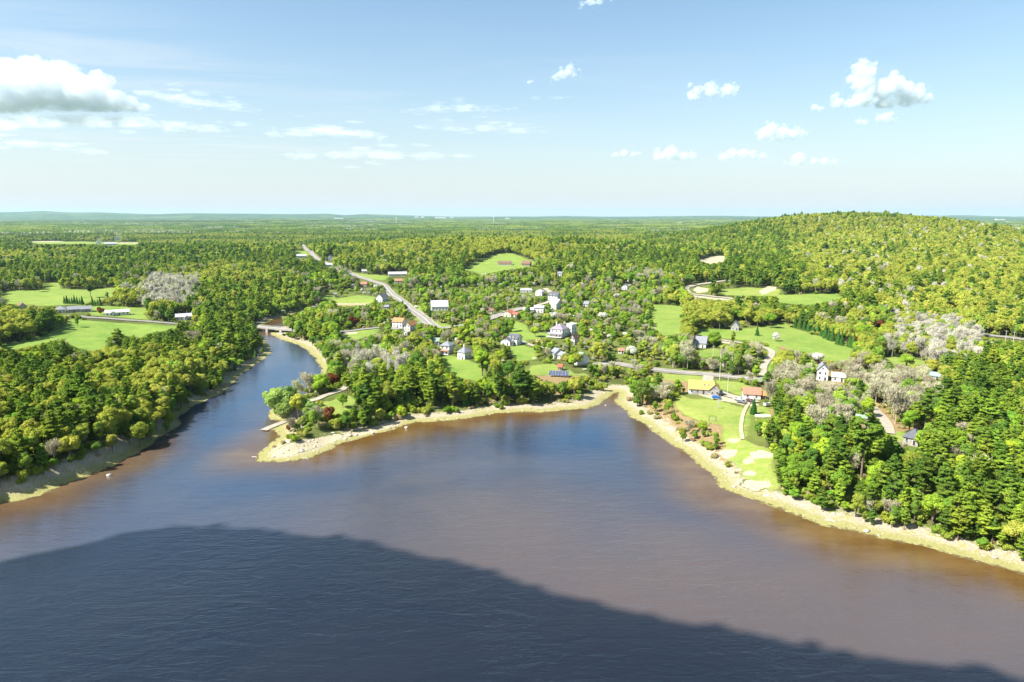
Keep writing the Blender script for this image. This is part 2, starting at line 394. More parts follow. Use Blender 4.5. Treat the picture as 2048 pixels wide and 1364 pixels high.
ROADS = [   # (name, centreline, width in metres, surface)
 ('main_road', [(603,489),(610,496),(622,505),(640,521),(655,528),(672,534),(690,541),(700,547),(722,556),(745,563),(765,570),(775,580),(784,590),(800,601),(818,616),(835,628),(852,641),(862,650),(880,657),(930,652),(985,636),(1020,624),(1052,616)], 7.8, 'asphalt'),
 ('lane', [(60,628),(100,632),(135,632),(165,634),(220,638),(290,643),(345,648),(390,650),(450,655),(516,660)], 6.5, 'asphalt'),
 ('lane', [(592,661),(640,665),(680,664),(720,660),(762,656),(800,658),(852,643)], 6.5, 'asphalt'),
 ('river_road', [(1192,733),(1200,730),(1235,728),(1265,733),(1320,741),(1360,745),(1400,748),(1440,752),(1490,757),(1560,765),(1620,762)], 7.0, 'asphalt'),
 ('driveway', [(1418,750),(1416,762),(1422,775),(1440,786),(1460,793),(1490,800),(1512,806)], 6.0, 'gravel'),
 ('driveway', [(1443,681),(1467,684),(1493,689),(1520,694),(1539,700),(1544,709),(1536,720),(1528,732),(1526,744),(1527,756),(1545,768)], 4.2, 'gravel'),
 ('quarry_track', [(1470,560),(1460,561),(1435,564),(1397,569),(1374,575),(1372,582),(1385,589),(1422,593),(1462,598),(1480,602)], 8.0, 'gravel'),
 ('country_road', [(1650,632),(1698,637),(1740,641),(1800,650),(1880,658),(1966,670),(2004,674),(2048,680),(2100,688)], 7.5, 'asphalt'),
 ('driveway', [(1743,815),(1752,826),(1765,840),(1772,852),(1776,868)], 5.5, 'gravel'),
 ('sand_track', [(1498,806),(1492,816),(1486,830),(1483,845),(1482,860),(1485,880)], 1.7, 'sand'),
 ('boat_ramp', [(527,862),(545,854),(565,846),(587,838),(603,826),(604,812),(620,803),(635,799),(650,792),(668,786),(688,778),(695,768),(688,755)], 4.0, 'gravel'),
 ('driveway', [(1042,683),(1060,690),(1075,694),(1120,700)], 4.0, 'gravel'),
 ('village_street', [(1090,577),(1105,590),(1098,604),(1060,615)], 6.0, 'gravel'),
 ('driveway', [(1165,740),(1176,739),(1186,735)], 3.5, 'gravel'),
 ('far_road', [(660,503),(700,504),(760,504)], 8.0, 'asphalt'),
]
W_ROAD = []
for nm, P, wd, sf in ROADS:
    p = hit(*np.array(P, float).T)[:, :2]
    q = [p[0]]
    for i in range(len(p)-1):        # Catmull-Rom through the points
        a, b, c, d = p[max(i-1, 0)], p[i], p[i+1], p[min(i+2, len(p)-1)]
        n = int(max(3, min(60, np.hypot(*(c-b))/3)))
        for k in range(1, n+1):
            t = k/n; q.append(0.5*((2*b)+(c-a)*t+(2*a-5*b+4*c-d)*t*t+(3*b-a-3*c+d)*t**3))
    W_ROAD.append((nm, np.array(q), wd, sf))

# ---------------------------------------------------------------- ground: one sheet to the horizon
def build_ground():
    az = np.concatenate([np.linspace(-math.pi, -0.80, 26)[:-1], np.linspace(-0.80, 0.80, 640), np.linspace(0.80, math.pi, 26)[1:]])
    r = np.concatenate([[2.0, 20, 50], np.geomspace(70, 900, 560)[:-1], np.geomspace(900, 25500, 330)])
    A, Rr = np.meshgrid(az, r)
    x = (np.sin(A)*Rr); y = (np.cos(A)*Rr); z = height(x, y)
    V = np.stack([x, y, z], -1).reshape(-1, 3)
    nr, na = x.shape
    i = (np.arange(nr-1)[:, None]*na+np.arange(na-1)[None, :]).ravel()
    F = np.stack([i, i+1, i+na+1, i+na], -1)[:, ::-1]
    me = npmesh('ground', V, F, [ground_mat()], smooth=True)
    xs, ys = V[:, 0], V[:, 1]
    jx = xs+fbm(xs, ys, 7, 3, 11)*2.4; jy = ys+fbm(xs, ys, 7, 3, 12)*2.4
    def put(name, v):
        a = me.attributes.new(name, 'FLOAT', 'POINT'); a.data.foreach_set('value', v.astype(np.float32))
    fld = np.zeros(len(xs)); tone = np.zeros(len(xs)); dirt = np.zeros(len(xs)); br = np.zeros(len(xs))
    sub = [(0, 0), (.9, .5), (-.6, 1.0), (-.9, -.6), (.6, -1.0)]
    for P, t in W_FIELD:
        for ox, oy in sub:
            m = pip(P, jx+ox*1.6, jy+oy*1.6); fld[m] += .2; tone[m] = t
    for P in W_DIRT:
        for ox, oy in sub: dirt[pip(P, xs+(jx-xs)*.35+ox, ys+(jy-ys)*.35+oy)] += .2
    for P in W_BRUSH: br[pip(P, jx, jy)] = 1
    put('field', fld); put('tone', tone); put('dirt', dirt); put('brush', br); put('shore', shore(xs, ys))
    o = link('ground', me); tag(o, 'rolling green and wooded ground running to the horizon', None, None, 'structure')
    return o
def ground_mat():
    m = bpy.data.materials.new('ground'); m.use_nodes = True; t = NT(m.node_tree)
    P = t.new('ShaderNodeNewGeometry').outputs['Position']
    n5 = t.noise(P, 0.05, 5, 0.6); n30 = t.noise(P, 0.35, 5, 0.65); nf = t.noise(P, 1.6, 4, 0.7); nb = t.noise(P, 0.012, 3, 0.5)
    wood = t.mix(t.ramp(n30, 0.35, 0.65), (0.045, 0.035, 0.016), (0.05, 0.075, 0.014))
    wood = t.mix(t.ramp(n5, 0.42, 0.6), wood, (0.085, 0.12, 0.020))
    rough = t.mix(t.ramp(nf, 0.35, 0.7), (0.11, 0.16, 0.025), (0.20, 0.19, 0.07))
    wood = t.mix(t.ramp(nb, 0.4, 0.6, 0.15, 0.55), wood, rough)
    fa = t.mix(t.ramp(n5, 0.3, 0.7), (0.092, 0.189, 0.025), (0.167, 0.255, 0.040))
    fa = t.mix(t.math('MULTIPLY', t.ramp(n30, 0.4, 0.75), 0.6), fa, (0.194, 0.229, 0.062))
    fb = t.mix(t.ramp(n30, 0.35, 0.7), (0.185, 0.246, 0.044), (0.282, 0.273, 0.088))
    field = t.mix(t.attr('tone'), fa, fb)
    field = t.mix(t.math('MULTIPLY', t.ramp(nf, 0.5, 0.8), 0.25), field, (0.07, 0.11, 0.012))
    pt = t.noise(t.scale(P, 1, 1.6, 1), 0.16, 5, 0.7, 0.8); pd = t.noise(P, 0.035, 4, 0.65)
    field = t.mix(t.math('MULTIPLY', t.ramp(pt, 0.48, 0.72), 0.55), field, (0.238, 0.246, 0.075))
    field = t.mix(t.math('MULTIPLY', t.ramp(pd, 0.52, 0.7), 0.5), field, (0.075, 0.17, 0.02))
    c = t.mix(t.ramp(t.attr('field'), 0.2, 0.8), wood, field)
    c = t.mix(t.ramp(t.math('ADD', t.attr('brush'), t.math('MULTIPLY', t.math('SUBTRACT', n30, 0.5), 1.2)), 0.4, 0.9), c,
              t.mix(t.ramp(nf, 0.35, 0.65), (0.16, 0.13, 0.05), (0.30, 0.20, 0.11)))
    sand = t.mix(t.ramp(nf, 0.35, 0.7), (0.31, 0.27, 0.175), (0.45, 0.40, 0.29))
    dn = t.math('ADD', t.attr('dirt'), t.math('MULTIPLY', t.math('SUBTRACT', nf, 0.5), 1.1))
    c = t.mix(t.ramp(dn, 0.4, 0.6), c, sand)
    # the tidal margin: dark wet mud, green weed, then dry tan rock, wrack and gravel
    s = t.math('ADD', t.attr('shore'), t.math('MULTIPLY', t.math('SUBTRACT', n30, 0.5), 10.0)); s = t.math('ADD', s, t.math('MULTIPLY', t.attr('dirt'), 14.0))
    rock = t.mix(t.ramp(nf, 0.3, 0.7), (0.23, 0.195, 0.145), (0.43, 0.375, 0.285))
    rock = t.mix(t.ramp(n30, 0.50, 0.66), rock, (0.26, 0.25, 0.09))
    weed = t.mix(t.ramp(nf, 0.3, 0.75), (0.20, 0.205, 0.065), (0.32, 0.285, 0.135))
    c = t.mix(t.ramp(s, 9.5, 13.5), rock, c)
    c = t.mix(t.ramp(s, 3.6, 7.6), weed, c)
    c = t.mix(t.ramp(s, 0.2, 1.6), (0.10, 0.075, 0.035), c)
    c = t.mix(t.ramp(t.attr('shore'), -3.0, -0.5), (0.06, 0.04, 0.02), c)
    # beyond a few kilometres the ground is continuous woodland canopy
    dist = t.new('ShaderNodeVectorMath', operation='LENGTH'); t.lk(P, dist.inputs[0])
    fn = t.noise(P, 0.004, 6, 0.7); fm = t.noise(P, 0.0007, 4, 0.6)
    can = t.mix(t.ramp(fn, 0.4, 0.6), (0.028, 0.062, 0.030), (0.085, 0.125, 0.040))
    can = t.mix(t.ramp(fm, 0.5, 0.65, 0, 0.6), can, (0.13, 0.16, 0.06))
    c = t.mix(t.ramp(dist.outputs['Value'], 2600, 4200), c, can)
    bp = t.new('ShaderNodeBump'); bp.inputs['Strength'].default_value = 0.5; bp.inputs['Distance'].default_value = 0.5
    t.lk(t.math('ADD', nf, t.math('MULTIPLY', n30, 1.5)), bp.inputs['Height'])
    b = t.new('ShaderNodeBsdfPrincipled'); t.lk(c, b.inputs['Base Color']); b.inputs['Roughness'].default_value = 0.95
    b.inputs['Specular IOR Level'].default_value = 0.1; t.lk(bp.outputs[0], b.inputs['Normal'])
    t.lk(b.outputs[0], t.new('ShaderNodeOutputMaterial').inputs[0])
    return m
build_ground()

# ---------------------------------------------------------------- water
def water_mat():
    m = bpy.data.materials.new('water'); m.use_nodes = True; t = NT(m.node_tree)
    P = t.new('ShaderNodeNewGeometry').outputs['Position']
    s = t.attr('shore'); clear = t.attr('clear')
    n1 = t.noise(t.scale(P, 0.6, 0.9, 1), 0.016, 4, 0.55, 0.4); n2 = t.noise(t.scale(P, 0.5, 1, 1), 0.05, 4, 0.6)
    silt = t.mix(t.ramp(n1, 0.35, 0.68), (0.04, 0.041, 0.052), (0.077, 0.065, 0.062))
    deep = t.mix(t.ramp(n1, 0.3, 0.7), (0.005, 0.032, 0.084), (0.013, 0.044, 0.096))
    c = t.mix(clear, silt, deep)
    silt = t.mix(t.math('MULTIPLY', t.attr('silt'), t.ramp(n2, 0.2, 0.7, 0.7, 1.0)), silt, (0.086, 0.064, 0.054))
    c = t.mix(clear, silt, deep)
    edge = t.mix(t.ramp(n2, 0.35, 0.65), (0.095, 0.048, 0.012), (0.14, 0.085, 0.03))
    se = t.math('ADD', s, t.math('MULTIPLY', t.math('SUBTRACT', n1, 0.5), 26))
    c = t.mix(t.math('MULTIPLY', t.ramp(se, 2.0, 30.0, 1.0, 0.0), t.math('SUBTRACT', 1.0, t.math('MULTIPLY', clear, 0.75))), c, edge)
    # ripples, wind lanes
    a = t.noise(t.scale(P, 0.9, 2.2, 1), 0.55, 3, 0.65); b_ = t.noise(t.scale(P, 0.35, 0.9, 1), 0.35, 2, 0.5, 0.6)
    g = t.noise(t.scale(P, 1.0, 0.4, 1), 0.03, 3, 0.5)
    h = t.math('ADD', t.math('MULTIPLY', a, 0.35), t.math('MULTIPLY', b_, 0.65))
    bp = t.new('ShaderNodeBump'); bp.inputs['Distance'].default_value = 0.55
    t.lk(t.math('MULTIPLY', t.ramp(g, 0.3, 0.7, 0.45, 0.85), t.ramp(s, 0, 60, 0.5, 1.0)), bp.inputs['Strength'])
    t.lk(h, bp.inputs['Height'])
    b = t.new('ShaderNodeBsdfPrincipled'); t.lk(c, b.inputs['Base Color']); t.lk(bp.outputs[0], b.inputs['Normal'])
    b.inputs['Roughness'].default_value = 0.12; b.inputs['IOR'].default_value = 1.48; b.inputs['Specular IOR Level'].default_value = 0.95
    t.lk(b.outputs[0], t.new('ShaderNodeOutputMaterial').inputs[0])
    return m
def build_water():
    az = np.linspace(-1.05, 1.05, 260); r = np.concatenate([[5.0, 40], np.geomspace(70, 1500, 240)])
    A, Rr = np.meshgrid(az, r); x = np.sin(A)*Rr; y = np.cos(A)*Rr
    V = np.stack([x, y, np.zeros_like(x)], -1).reshape(-1, 3); nr, na = x.shape
    back = np.array([(-2500, -1700, 0), (2500, -1700, 0), (2500, 20, 0), (-2500, 20, 0)])
    i = (np.arange(nr-1)[:, None]*na+np.arange(na-1)[None, :]).ravel()
    F = np.stack([i, i+1, i+na+1, i+na], -1)[:, ::-1]
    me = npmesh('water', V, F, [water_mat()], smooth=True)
    xs, ys = V[:, 0], V[:, 1]
    a = me.attributes.new('shore', 'FLOAT', 'POINT'); a.data.foreach_set('value', (-shore(xs, ys)).astype(np.float32))
    # clearer, bluer river and creek water against the silty estuary
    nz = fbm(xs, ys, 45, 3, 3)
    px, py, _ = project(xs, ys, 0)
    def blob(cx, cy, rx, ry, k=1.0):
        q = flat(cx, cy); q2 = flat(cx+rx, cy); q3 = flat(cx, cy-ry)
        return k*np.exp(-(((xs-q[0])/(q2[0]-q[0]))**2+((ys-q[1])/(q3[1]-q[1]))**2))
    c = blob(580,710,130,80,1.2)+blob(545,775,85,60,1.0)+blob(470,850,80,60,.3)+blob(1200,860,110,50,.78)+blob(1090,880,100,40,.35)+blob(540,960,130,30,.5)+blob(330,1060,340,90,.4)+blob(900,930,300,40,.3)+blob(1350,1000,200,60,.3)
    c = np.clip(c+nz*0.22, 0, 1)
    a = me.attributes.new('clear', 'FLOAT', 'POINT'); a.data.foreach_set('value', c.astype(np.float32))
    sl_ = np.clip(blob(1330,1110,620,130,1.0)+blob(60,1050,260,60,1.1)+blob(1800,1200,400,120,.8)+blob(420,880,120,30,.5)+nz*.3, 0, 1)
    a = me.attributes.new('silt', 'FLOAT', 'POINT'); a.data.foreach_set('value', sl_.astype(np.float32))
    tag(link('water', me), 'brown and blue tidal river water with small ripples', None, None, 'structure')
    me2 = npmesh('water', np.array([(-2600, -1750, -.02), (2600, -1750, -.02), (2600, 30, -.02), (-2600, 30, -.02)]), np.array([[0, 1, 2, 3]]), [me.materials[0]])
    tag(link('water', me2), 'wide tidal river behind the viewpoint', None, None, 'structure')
build_water()

# ---------------------------------------------------------------- roads draped on the ground
ASPH = pmat('asphalt', (0.20, 0.19, 0.18), 0.9, 0.14, 0.25); GRAV = pmat('gravel', (0.30, 0.27, 0.215), 0.95, 0.16, 0.4)
SANDM = pmat('sand', (0.36, 0.33, 0.20), 0.95, 0.2, 0.6); PAINTY = pmat('road_paint', (0.75, 0.7, 0.45), 0.7, 0.08, 1)
def ribbon(q, half0, half1, lift, cuts=1):
    d = np.gradient(q, axis=0); L = np.hypot(d[:, 0], d[:, 1])[:, None]+1e-9; n = np.stack([-d[:, 1], d[:, 0]], -1)/L
    V = []; k = cuts+1
    for j in range(k):
        o = q+n*(half0+(half1-half0)*j/cuts)
        z = np.maximum(height(o[:, 0], o[:, 1]), 0.02); V.append(np.stack([o[:, 0], o[:, 1], z], -1))
    V = np.stack(V, 1)
    V[:, :, 2] = V[:, :, 2].mean(1, keepdims=True)*0.6+V[:, :, 2]*0.4+lift
    m = len(q); i = (np.arange(m-1)[:, None]*k+np.arange(cuts)[None, :]).ravel()
    return V.reshape(-1, 3), np.stack([i, i+1, i+k+1, i+k], -1)[:, ::-1]
for nm, q, wd, sf in W_ROAD:
    mt = {'asphalt': ASPH, 'gravel': GRAV, 'sand': SANDM}[sf]
    lf = 0.22 + 0.0006*np.hypot(*q.mean(0))
    V, F = ribbon(q, wd/2, -wd/2, lf, 4)
    tag(link(nm, npmesh(nm, V, F, [mt])), 'pale %s %s through the trees' % (sf, nm.replace('_', ' ')), None, None, 'structure')
    if sf == 'asphalt' and nm in ('main_road', 'river_road', 'country_road'):
        V, F = ribbon(q, 0.18, -0.18, lf+0.06, 1)
        tag(link('road_marking', npmesh('road_marking', V, F, [PAINTY])), 'yellow centre line of the %s' % nm.replace('_', ' '), None, None, 'structure')
        V, F = ribbon(q, wd/2+1.3, wd/2+0.02, lf-0.06, 1); V2, F2 = ribbon(q, -wd/2-0.02, -wd/2-1.3, lf-0.06, 1)
        tag(link('road_shoulder', npmesh('road_shoulder', np.concatenate([V, V2]), np.concatenate([F, F2+len(V)]), [GRAV])), 'gravel shoulders of the %s' % nm.replace('_', ' '), None, None, 'structure')
# ---------------------------------------------------------------- tree shapes
BARK = pmat('bark', (0.17, 0.13, 0.10), 0.95, 0.3, 1.2, 0.1); PALEBARK = pmat('pale_bark', (0.46, 0.40, 0.33), 0.9, 0.2, 1.0, 0.1)
LM = {
 'pine': leafmat('pine_needles', [(0.069, 0.133, 0.026), (0.12, 0.215, 0.032), (0.217, 0.329, 0.037), (0.365, 0.462, 0.05)], 0.36, 0.015),
 'spruce': leafmat('spruce_needles', [(0.038, 0.113, 0.027), (0.076, 0.179, 0.033), (0.127, 0.239, 0.033)], 0.15, 0.012),
 'oak': leafmat('oak_leaves', [(0.252, 0.31, 0.053), (0.355, 0.405, 0.059), (0.437, 0.474, 0.07), (0.503, 0.499, 0.097)], 0.42, 0.010),
 'maple': leafmat('maple_leaves', [(0.117, 0.234, 0.039), (0.199, 0.355, 0.041), (0.319, 0.483, 0.043), (0.445, 0.573, 0.049)], 0.42, 0.015),
 'leafy': leafmat('mixed_leaves', [(0.123, 0.219, 0.043), (0.21, 0.326, 0.052), (0.312, 0.436, 0.06), (0.457, 0.554, 0.094)], 0.42, 0.022),
 'bare': leafmat('grey_twigs', [(0.304, 0.27, 0.176), (0.423, 0.39, 0.274), (0.497, 0.46, 0.333), (0.405, 0.46, 0.196)], 0.15, 0.012),
 'willow': leafmat('willow_leaves', [(0.20,0.32,0.07),(0.30,0.42,0.10),(0.40,0.50,0.13)], 0.4, 0.015),
 'pale': leafmat('silver_twigs', [(0.40,0.38,0.30),(0.54,0.51,0.43),(0.66,0.62,0.54),(0.52,0.54,0.33)], 0.22, 0.012),
 'red': leafmat('red_leaves', [(0.12,0.03,0.012),(0.22,0.07,0.03),(0.30,0.13,0.06)], 0.3, 0.01),
 'blossom': leafmat('blossom', [(0.22,0.30,0.14),(0.55,0.57,0.46),(0.80,0.78,0.74)], 0.25, 0.01),
 'shrub': leafmat('shrub_leaves', [(0.118, 0.206, 0.023), (0.212, 0.304, 0.032), (0.33, 0.386, 0.057), (0.423, 0.386, 0.127)], 0.3, 0.025),
 'straw': leafmat('straw', [(0.30,0.24,0.11),(0.46,0.36,0.20),(0.32,0.31,0.09)], 0.2, 0.015),
}
def unit(v): return v/(np.linalg.norm(v, axis=-1, keepdims=True)+1e-9)
def cards(c, n, size, aspect=1.0, r=None, tang=None):
    """diamond leaf clusters at c facing n"""
    r = r or rng; k = len(c); n = unit(n)
    a = unit(np.cross(n, r.normal(size=(k, 3)))) if tang is None else unit(tang)
    b = unit(np.cross(n, a)); size = np.broadcast_to(np.asarray(size, float), (k,))[:, None]*r.uniform(.65, 1.35, (k, 1))
    V = np.stack([c+a*size*aspect, c+b*size*.62, c-a*size*aspect*.9, c-b*size*.62], 1)
    V[:, 0] += n*size*.22; V[:, 2] -= n*size*.18
    return V.reshape(-1, 3)
def quads(V): return np.arange(len(V)).reshape(-1, 4)
def tubes(lines, n=5):
    V = []; F = []; b = 0
    for pts, rad in lines:
        pts = np.asarray(pts, float); m = len(pts)
        d = unit(np.gradient(pts, axis=0)); ref = np.array([0.3, 0.95, 0.1])
        u = unit(np.cross(d, ref)); v = np.cross(d, u)
        an = np.arange(n)*2*np.pi/n
        ring = pts[:, None, :]+(u[:, None, :]*np.cos(an)[None, :, None]+v[:, None, :]*np.sin(an)[None, :, None])*np.asarray(rad, float)[:, None, None]
        V.append(ring.reshape(-1, 3))
        i = (np.arange(m-1)[:, None]*n+np.arange(n)[None, :]); j = (np.arange(m-1)[:, None]*n+(np.arange(n)[None, :]+1) % n)
        F.append(np.stack([i, j, j+n, i+n], -1).reshape(-1, 4)+b); b += m*n
    return np.concatenate(V), np.concatenate(F)
def broadleaf(seed, H, Rc, base, ncard, size, lobes=18, squash=1.0, twig=0.0):
    r = np.random.default_rng(seed)
    cz = (H+base)/2; rz = (H-base)/2
    u = unit(r.normal(size=(lobes, 3))); u[:, 2] = np.abs(u[:, 2])*r.choice([1, 1, 1, -.7], lobes)
    k = r.uniform(.35, .78, lobes)[:, None]
    C = u*k*np.array([Rc, Rc, rz*squash])+[0, 0, cz]
    lr = Rc*r.uniform(.30, .52, lobes)*(18/lobes)**.42
    w = lr**2/np.sum(lr**2)
    L = r.choice(lobes, int(ncard*1.7), p=w)
    d = unit(r.normal(size=(len(L), 3))+[0, 0, .35])
    rad = lr[L]*(0.62+0.42*np.sqrt(r.random(len(L))))
    P = C[L]+d*rad[:, None]*[1, 1, .88]
    inside = np.zeros(len(P), bool)
    for i in range(lobes):
        inside |= (np.linalg.norm(P-C[i], axis=1) < lr[i]*.66) & (L != i)
    keep = ~inside & (P[:, 2] > base*.8)
    P, d, L = P[keep][:ncard], d[keep][:ncard], L[keep][:ncard]
    n = d+r.normal(size=d.shape)*.42+[0, 0, .25]
    V = cards(P, n, size, 1.0, r)
    tint = np.clip(r.uniform(.0, .55, lobes)[L]+r.uniform(0, .45, len(L)), 0, 1)
    lines = [([(0, 0, -1), (r.normal()*.1, r.normal()*.1, base*.8), (r.normal()*.3, r.normal()*.3, cz)], [H*.022, H*.017, H*.009])]
    for i in range(min(lobes, 7)):
        lines.append(([(0, 0, base*r.uniform(.5, 1)), C[i]*[.45, .45, .8], C[i]+[0, 0, lr[i]*.3]], [H*.010, H*.006, H*.002]))
    return V, tint, tubes(lines)
def pine(seed, H, Rc, z0, ncard, size, ragged=.45):
    r = np.random.default_rng(seed); P = []; N = []; T = []; lines = [([(0, 0, -1.2), (0, 0, H*.5), (r.normal()*.25, r.normal()*.25, H*.99)], [H*.017, H*.012, .04])]
    z = z0*H; per = []
    while z < H*.985:
        f = (z-z0*H)/(H-z0*H); prof = (0.45+0.9*f if f < .35 else 1.04*(1-(f-.35)/.65)**.62+.1)
        nb = r.integers(3, 6); a0 = r.uniform(0, 6.3)
        for b in range(nb):
            if r.random() < .13: continue
            per.append((z+r.normal()*.25, Rc*prof*r.uniform(1-ragged, 1.1), a0+b*6.283/nb+r.normal()*.3, r.uniform(.05, .3)))
        z += H*r.uniform(.035, .065)
    tot = sum(L**1.2 for _, L, _, _ in per)
    for zb, L, a, up in per:
        m = max(4, int(ncard*L**1.2/tot)); t = r.uniform(.25, 1.02, m)**.75
        lat = r.normal(size=m)*.20*L*np.sin(np.clip(t, 0, 1)*2.6+.3); c, s = math.cos(a), math.sin(a)
        rad = t*L; x = c*rad-s*lat; y = s*rad+c*lat; zz = zb+up*rad*.8+r.normal(size=m)*.13-np.abs(lat)*.12
        P.append(np.stack([x, y, zz], -1)); n = np.stack([c*t*.5-s*lat*.3, s*t*.5+c*lat*.3, np.full(m, .95)], -1)+r.normal(size=(m, 3))*.42; N.append(n)
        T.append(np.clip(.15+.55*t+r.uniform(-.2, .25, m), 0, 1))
        if L > 1.2: lines.append(([(0, 0, zb-.1), (c*L*.5, s*L*.5, zb+up*L*.25), (c*L*.9, s*L*.9, zb+up*L*.6)], [.07, .045, .02]))
    P = np.concatenate(P); V = cards(P, np.concatenate(N), size, 1.25, r)
    return V, np.concatenate(T), tubes(lines, 4)
def spruce(seed, H, Rc, z0, ncard, size):
    r = np.random.default_rng(seed); m = ncard
    f = 1-np.sqrt(r.random(m)*.995); z = z0*H+f*(H-z0*H); a = r.uniform(0, 6.283, m)
    lay = .82+.18*np.sin(z*5.3/(H/12)+3*np.sin(a*2)); rr = Rc*(1-f)**.92*lay*r.uniform(.62, 1.08, m)*(1+.16*np.sin(3*a+z*.9))
    P = np.stack([np.cos(a)*rr, np.sin(a)*rr, z-rr*.12], -1)
    n = np.stack([np.cos(a), np.sin(a), np.full(m, .55)], -1)+r.normal(size=(m, 3))*.4
    V = cards(P, n, size, 1.2, r)
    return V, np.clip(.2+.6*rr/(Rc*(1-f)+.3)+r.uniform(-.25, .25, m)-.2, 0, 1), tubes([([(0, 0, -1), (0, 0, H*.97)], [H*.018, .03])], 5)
def bare(seed, H, Rc, base, ntwig, size, leaves=.25, upright=.7):
    r = np.random.default_rng(seed)
    lines = [([(0, 0, -1), (r.normal()*.15, r.normal()*.15, H*.45), (r.normal()*.4, r.normal()*.4, H*.8)], [H*.015, H*.010, H*.004])]
    ends = []
    for i in range(11):
        a = r.uniform(0, 6.283); zb = r.uniform(base, H*.7); L = Rc*r.uniform(.5, 1.0)
        e = np.array([math.cos(a)*L, math.sin(a)*L, min(zb+L*r.uniform(.6, 1.5)*(.5+upright), H*.95)]); m = np.array([e[0]*.4, e[1]*.4, zb+(e[2]-zb)*.4])
        lines.append(([(0, 0, zb), m, e], [H*.007, H*.005, H*.002])); ends += [(m+e)/2, e, m*.4+e*.6]
    ends.append(np.array([0, 0, H*.86])); ends = np.array(ends)
    k = r.integers(0, len(ends), ntwig)
    c = ends[k]+r.normal(size=(ntwig, 3))*[Rc*.22, Rc*.22, H*.055]; c[:, 2] = np.clip(c[:, 2], base*.8, H)
    out = unit(c-[0, 0, H*.45])*(1-upright)+[0, 0, upright]+r.normal(size=(ntwig, 3))*.3
    out = unit(out); nn = np.cross(out, r.normal(size=(ntwig, 3)))
    b = unit(np.cross(nn, out)); ln = size*r.uniform(.6, 1.4, (ntwig, 1)); w_ = ln*.11
    V = np.stack([c-out*ln*.5, c+b*w_, c+out*ln*.6, c-b*w_], 1).reshape(-1, 3)
    t = np.clip(r.uniform(.1, .9, ntwig)*.7, 0, 1)
    nl = int(ntwig*leaves)
    if nl:
        j = r.integers(0, ntwig, nl); V2 = cards(c[j]+r.normal(size=(nl, 3))*.3, r.normal(size=(nl, 3))+[0, 0, .6], size*.19, 1, r)
        V = np.concatenate([V, V2]); t = np.concatenate([t, np.ones(nl)])
    return V, t, tubes(lines, 4)
def bush(seed, H, Rc, ncard, size):
    r = np.random.default_rng(seed); lob = 6
    C = np.stack([r.normal(size=lob)*Rc*.42, r.normal(size=lob)*Rc*.42, r.uniform(.3, .62, lob)*H], -1); lr = r.uniform(.35, .6, lob)*min(Rc, H)
    L = r.integers(0, lob, ncard); d = unit(r.normal(size=(ncard, 3))+[0, 0, .5]); P = C[L]+d*(lr[L]*r.uniform(.6, 1.1, ncard))[:, None]
    P[:, 2] = np.maximum(P[:, 2], .05)
    V = cards(P, d+r.normal(size=d.shape)*.5, size, 1, r)
    return V, np.clip(r.uniform(0, .6, lob)[L]+r.uniform(0, .4, ncard), 0, 1), tubes([([(0, 0, -.5), (C[0][0]*.5, C[0][1]*.5, H*.5)], [.07, .03])], 4)
# each kind: nominal height, and three levels of detail (near / middle / far)
def variants(kind):
    out = {0: [], 1: [], 2: []}
    for lod, (k, sz, nv) in enumerate(((1.0, 1.0, 8), (.30, 1.75, 6), (.075, 3.4, 4))):
        for i in range(nv):
            s = hash_(kind)+i*13+lod*101
            if kind == 'pine': g = pine(s, 20, 3.7+.42*(i*3 % 5), (.16, .26, .36, .2, .3, .12, .42, .24)[i % 8], int(5200*k), .43*sz)
            elif kind == 'spruce': g = spruce(s, 12, 2.3+.3*(i % 2), .05, int(3000*k), .33*sz)
            elif kind == 'oak': g = broadleaf(s, 15, 4.6+.3*(i*3 % 5), 3.6, int(4800*k), .37*sz, 38)
            elif kind == 'maple': g = broadleaf(s, 14, 4.2+.32*(i*3 % 5), 2.2, int(5000*k), .40*sz, 30, 1.05)
            elif kind == 'leafy': g = broadleaf(s, 14, 3.3+.36*(i*3 % 5), 2.4, int(3900*k), .36*sz, 26, 1.2)
            elif kind == 'bare': g = bare(s, 15, 3.6+.4*(i % 3), 4.5, int(1450*k), 1.15*min(sz, 2.2), .7, .55)
            elif kind == 'pale': g = bare(s, 16, 2.7+.3*(i % 3), 4.0, int(3200*k), .95*min(sz, 2.4), .5, .75)
            elif kind == 'willow': g = broadleaf(s, 11, 4.6, 1.2, int(5200*k), .30*sz, 34, 1.1)
            elif kind == 'red': g = broadleaf(s, 9, 3.1, 1.5, int(2400*k), .34*sz, 12)
            elif kind == 'blossom': g = broadleaf(s, 6, 2.9+.3*(i % 2), 1.0, int(2600*k), .26*sz, 12)
            elif kind == 'shrub': g = bush(s, 2.6, 1.8, int(900*k), .25*sz)
            elif kind == 'straw': g = bush(s, 1.5, 1.7, int(600*k), .24*sz)
            out[lod].append(g)
    return out
def hash_(k): return sum(ord(c)*(i+3) for i, c in enumerate(k))*7
KINDS_ = ['pine', 'spruce', 'oak', 'maple', 'leafy', 'bare', 'pale', 'red', 'blossom', 'shrub', 'straw', 'willow']
NOMH = dict(pine=20, spruce=12, oak=15, maple=14, leafy=14, bare=15, pale=16, red=9, blossom=6, shrub=2.6, straw=1.5, willow=11)
TRUNKM = dict(bare=PALEBARK, pale=PALEBARK)
PART_CROWN = {}; PART_TRUNK = {}; PROTO = []; PROTO_IX = {}
def hidden(me): return bpy.data.objects.new(me.name, me)
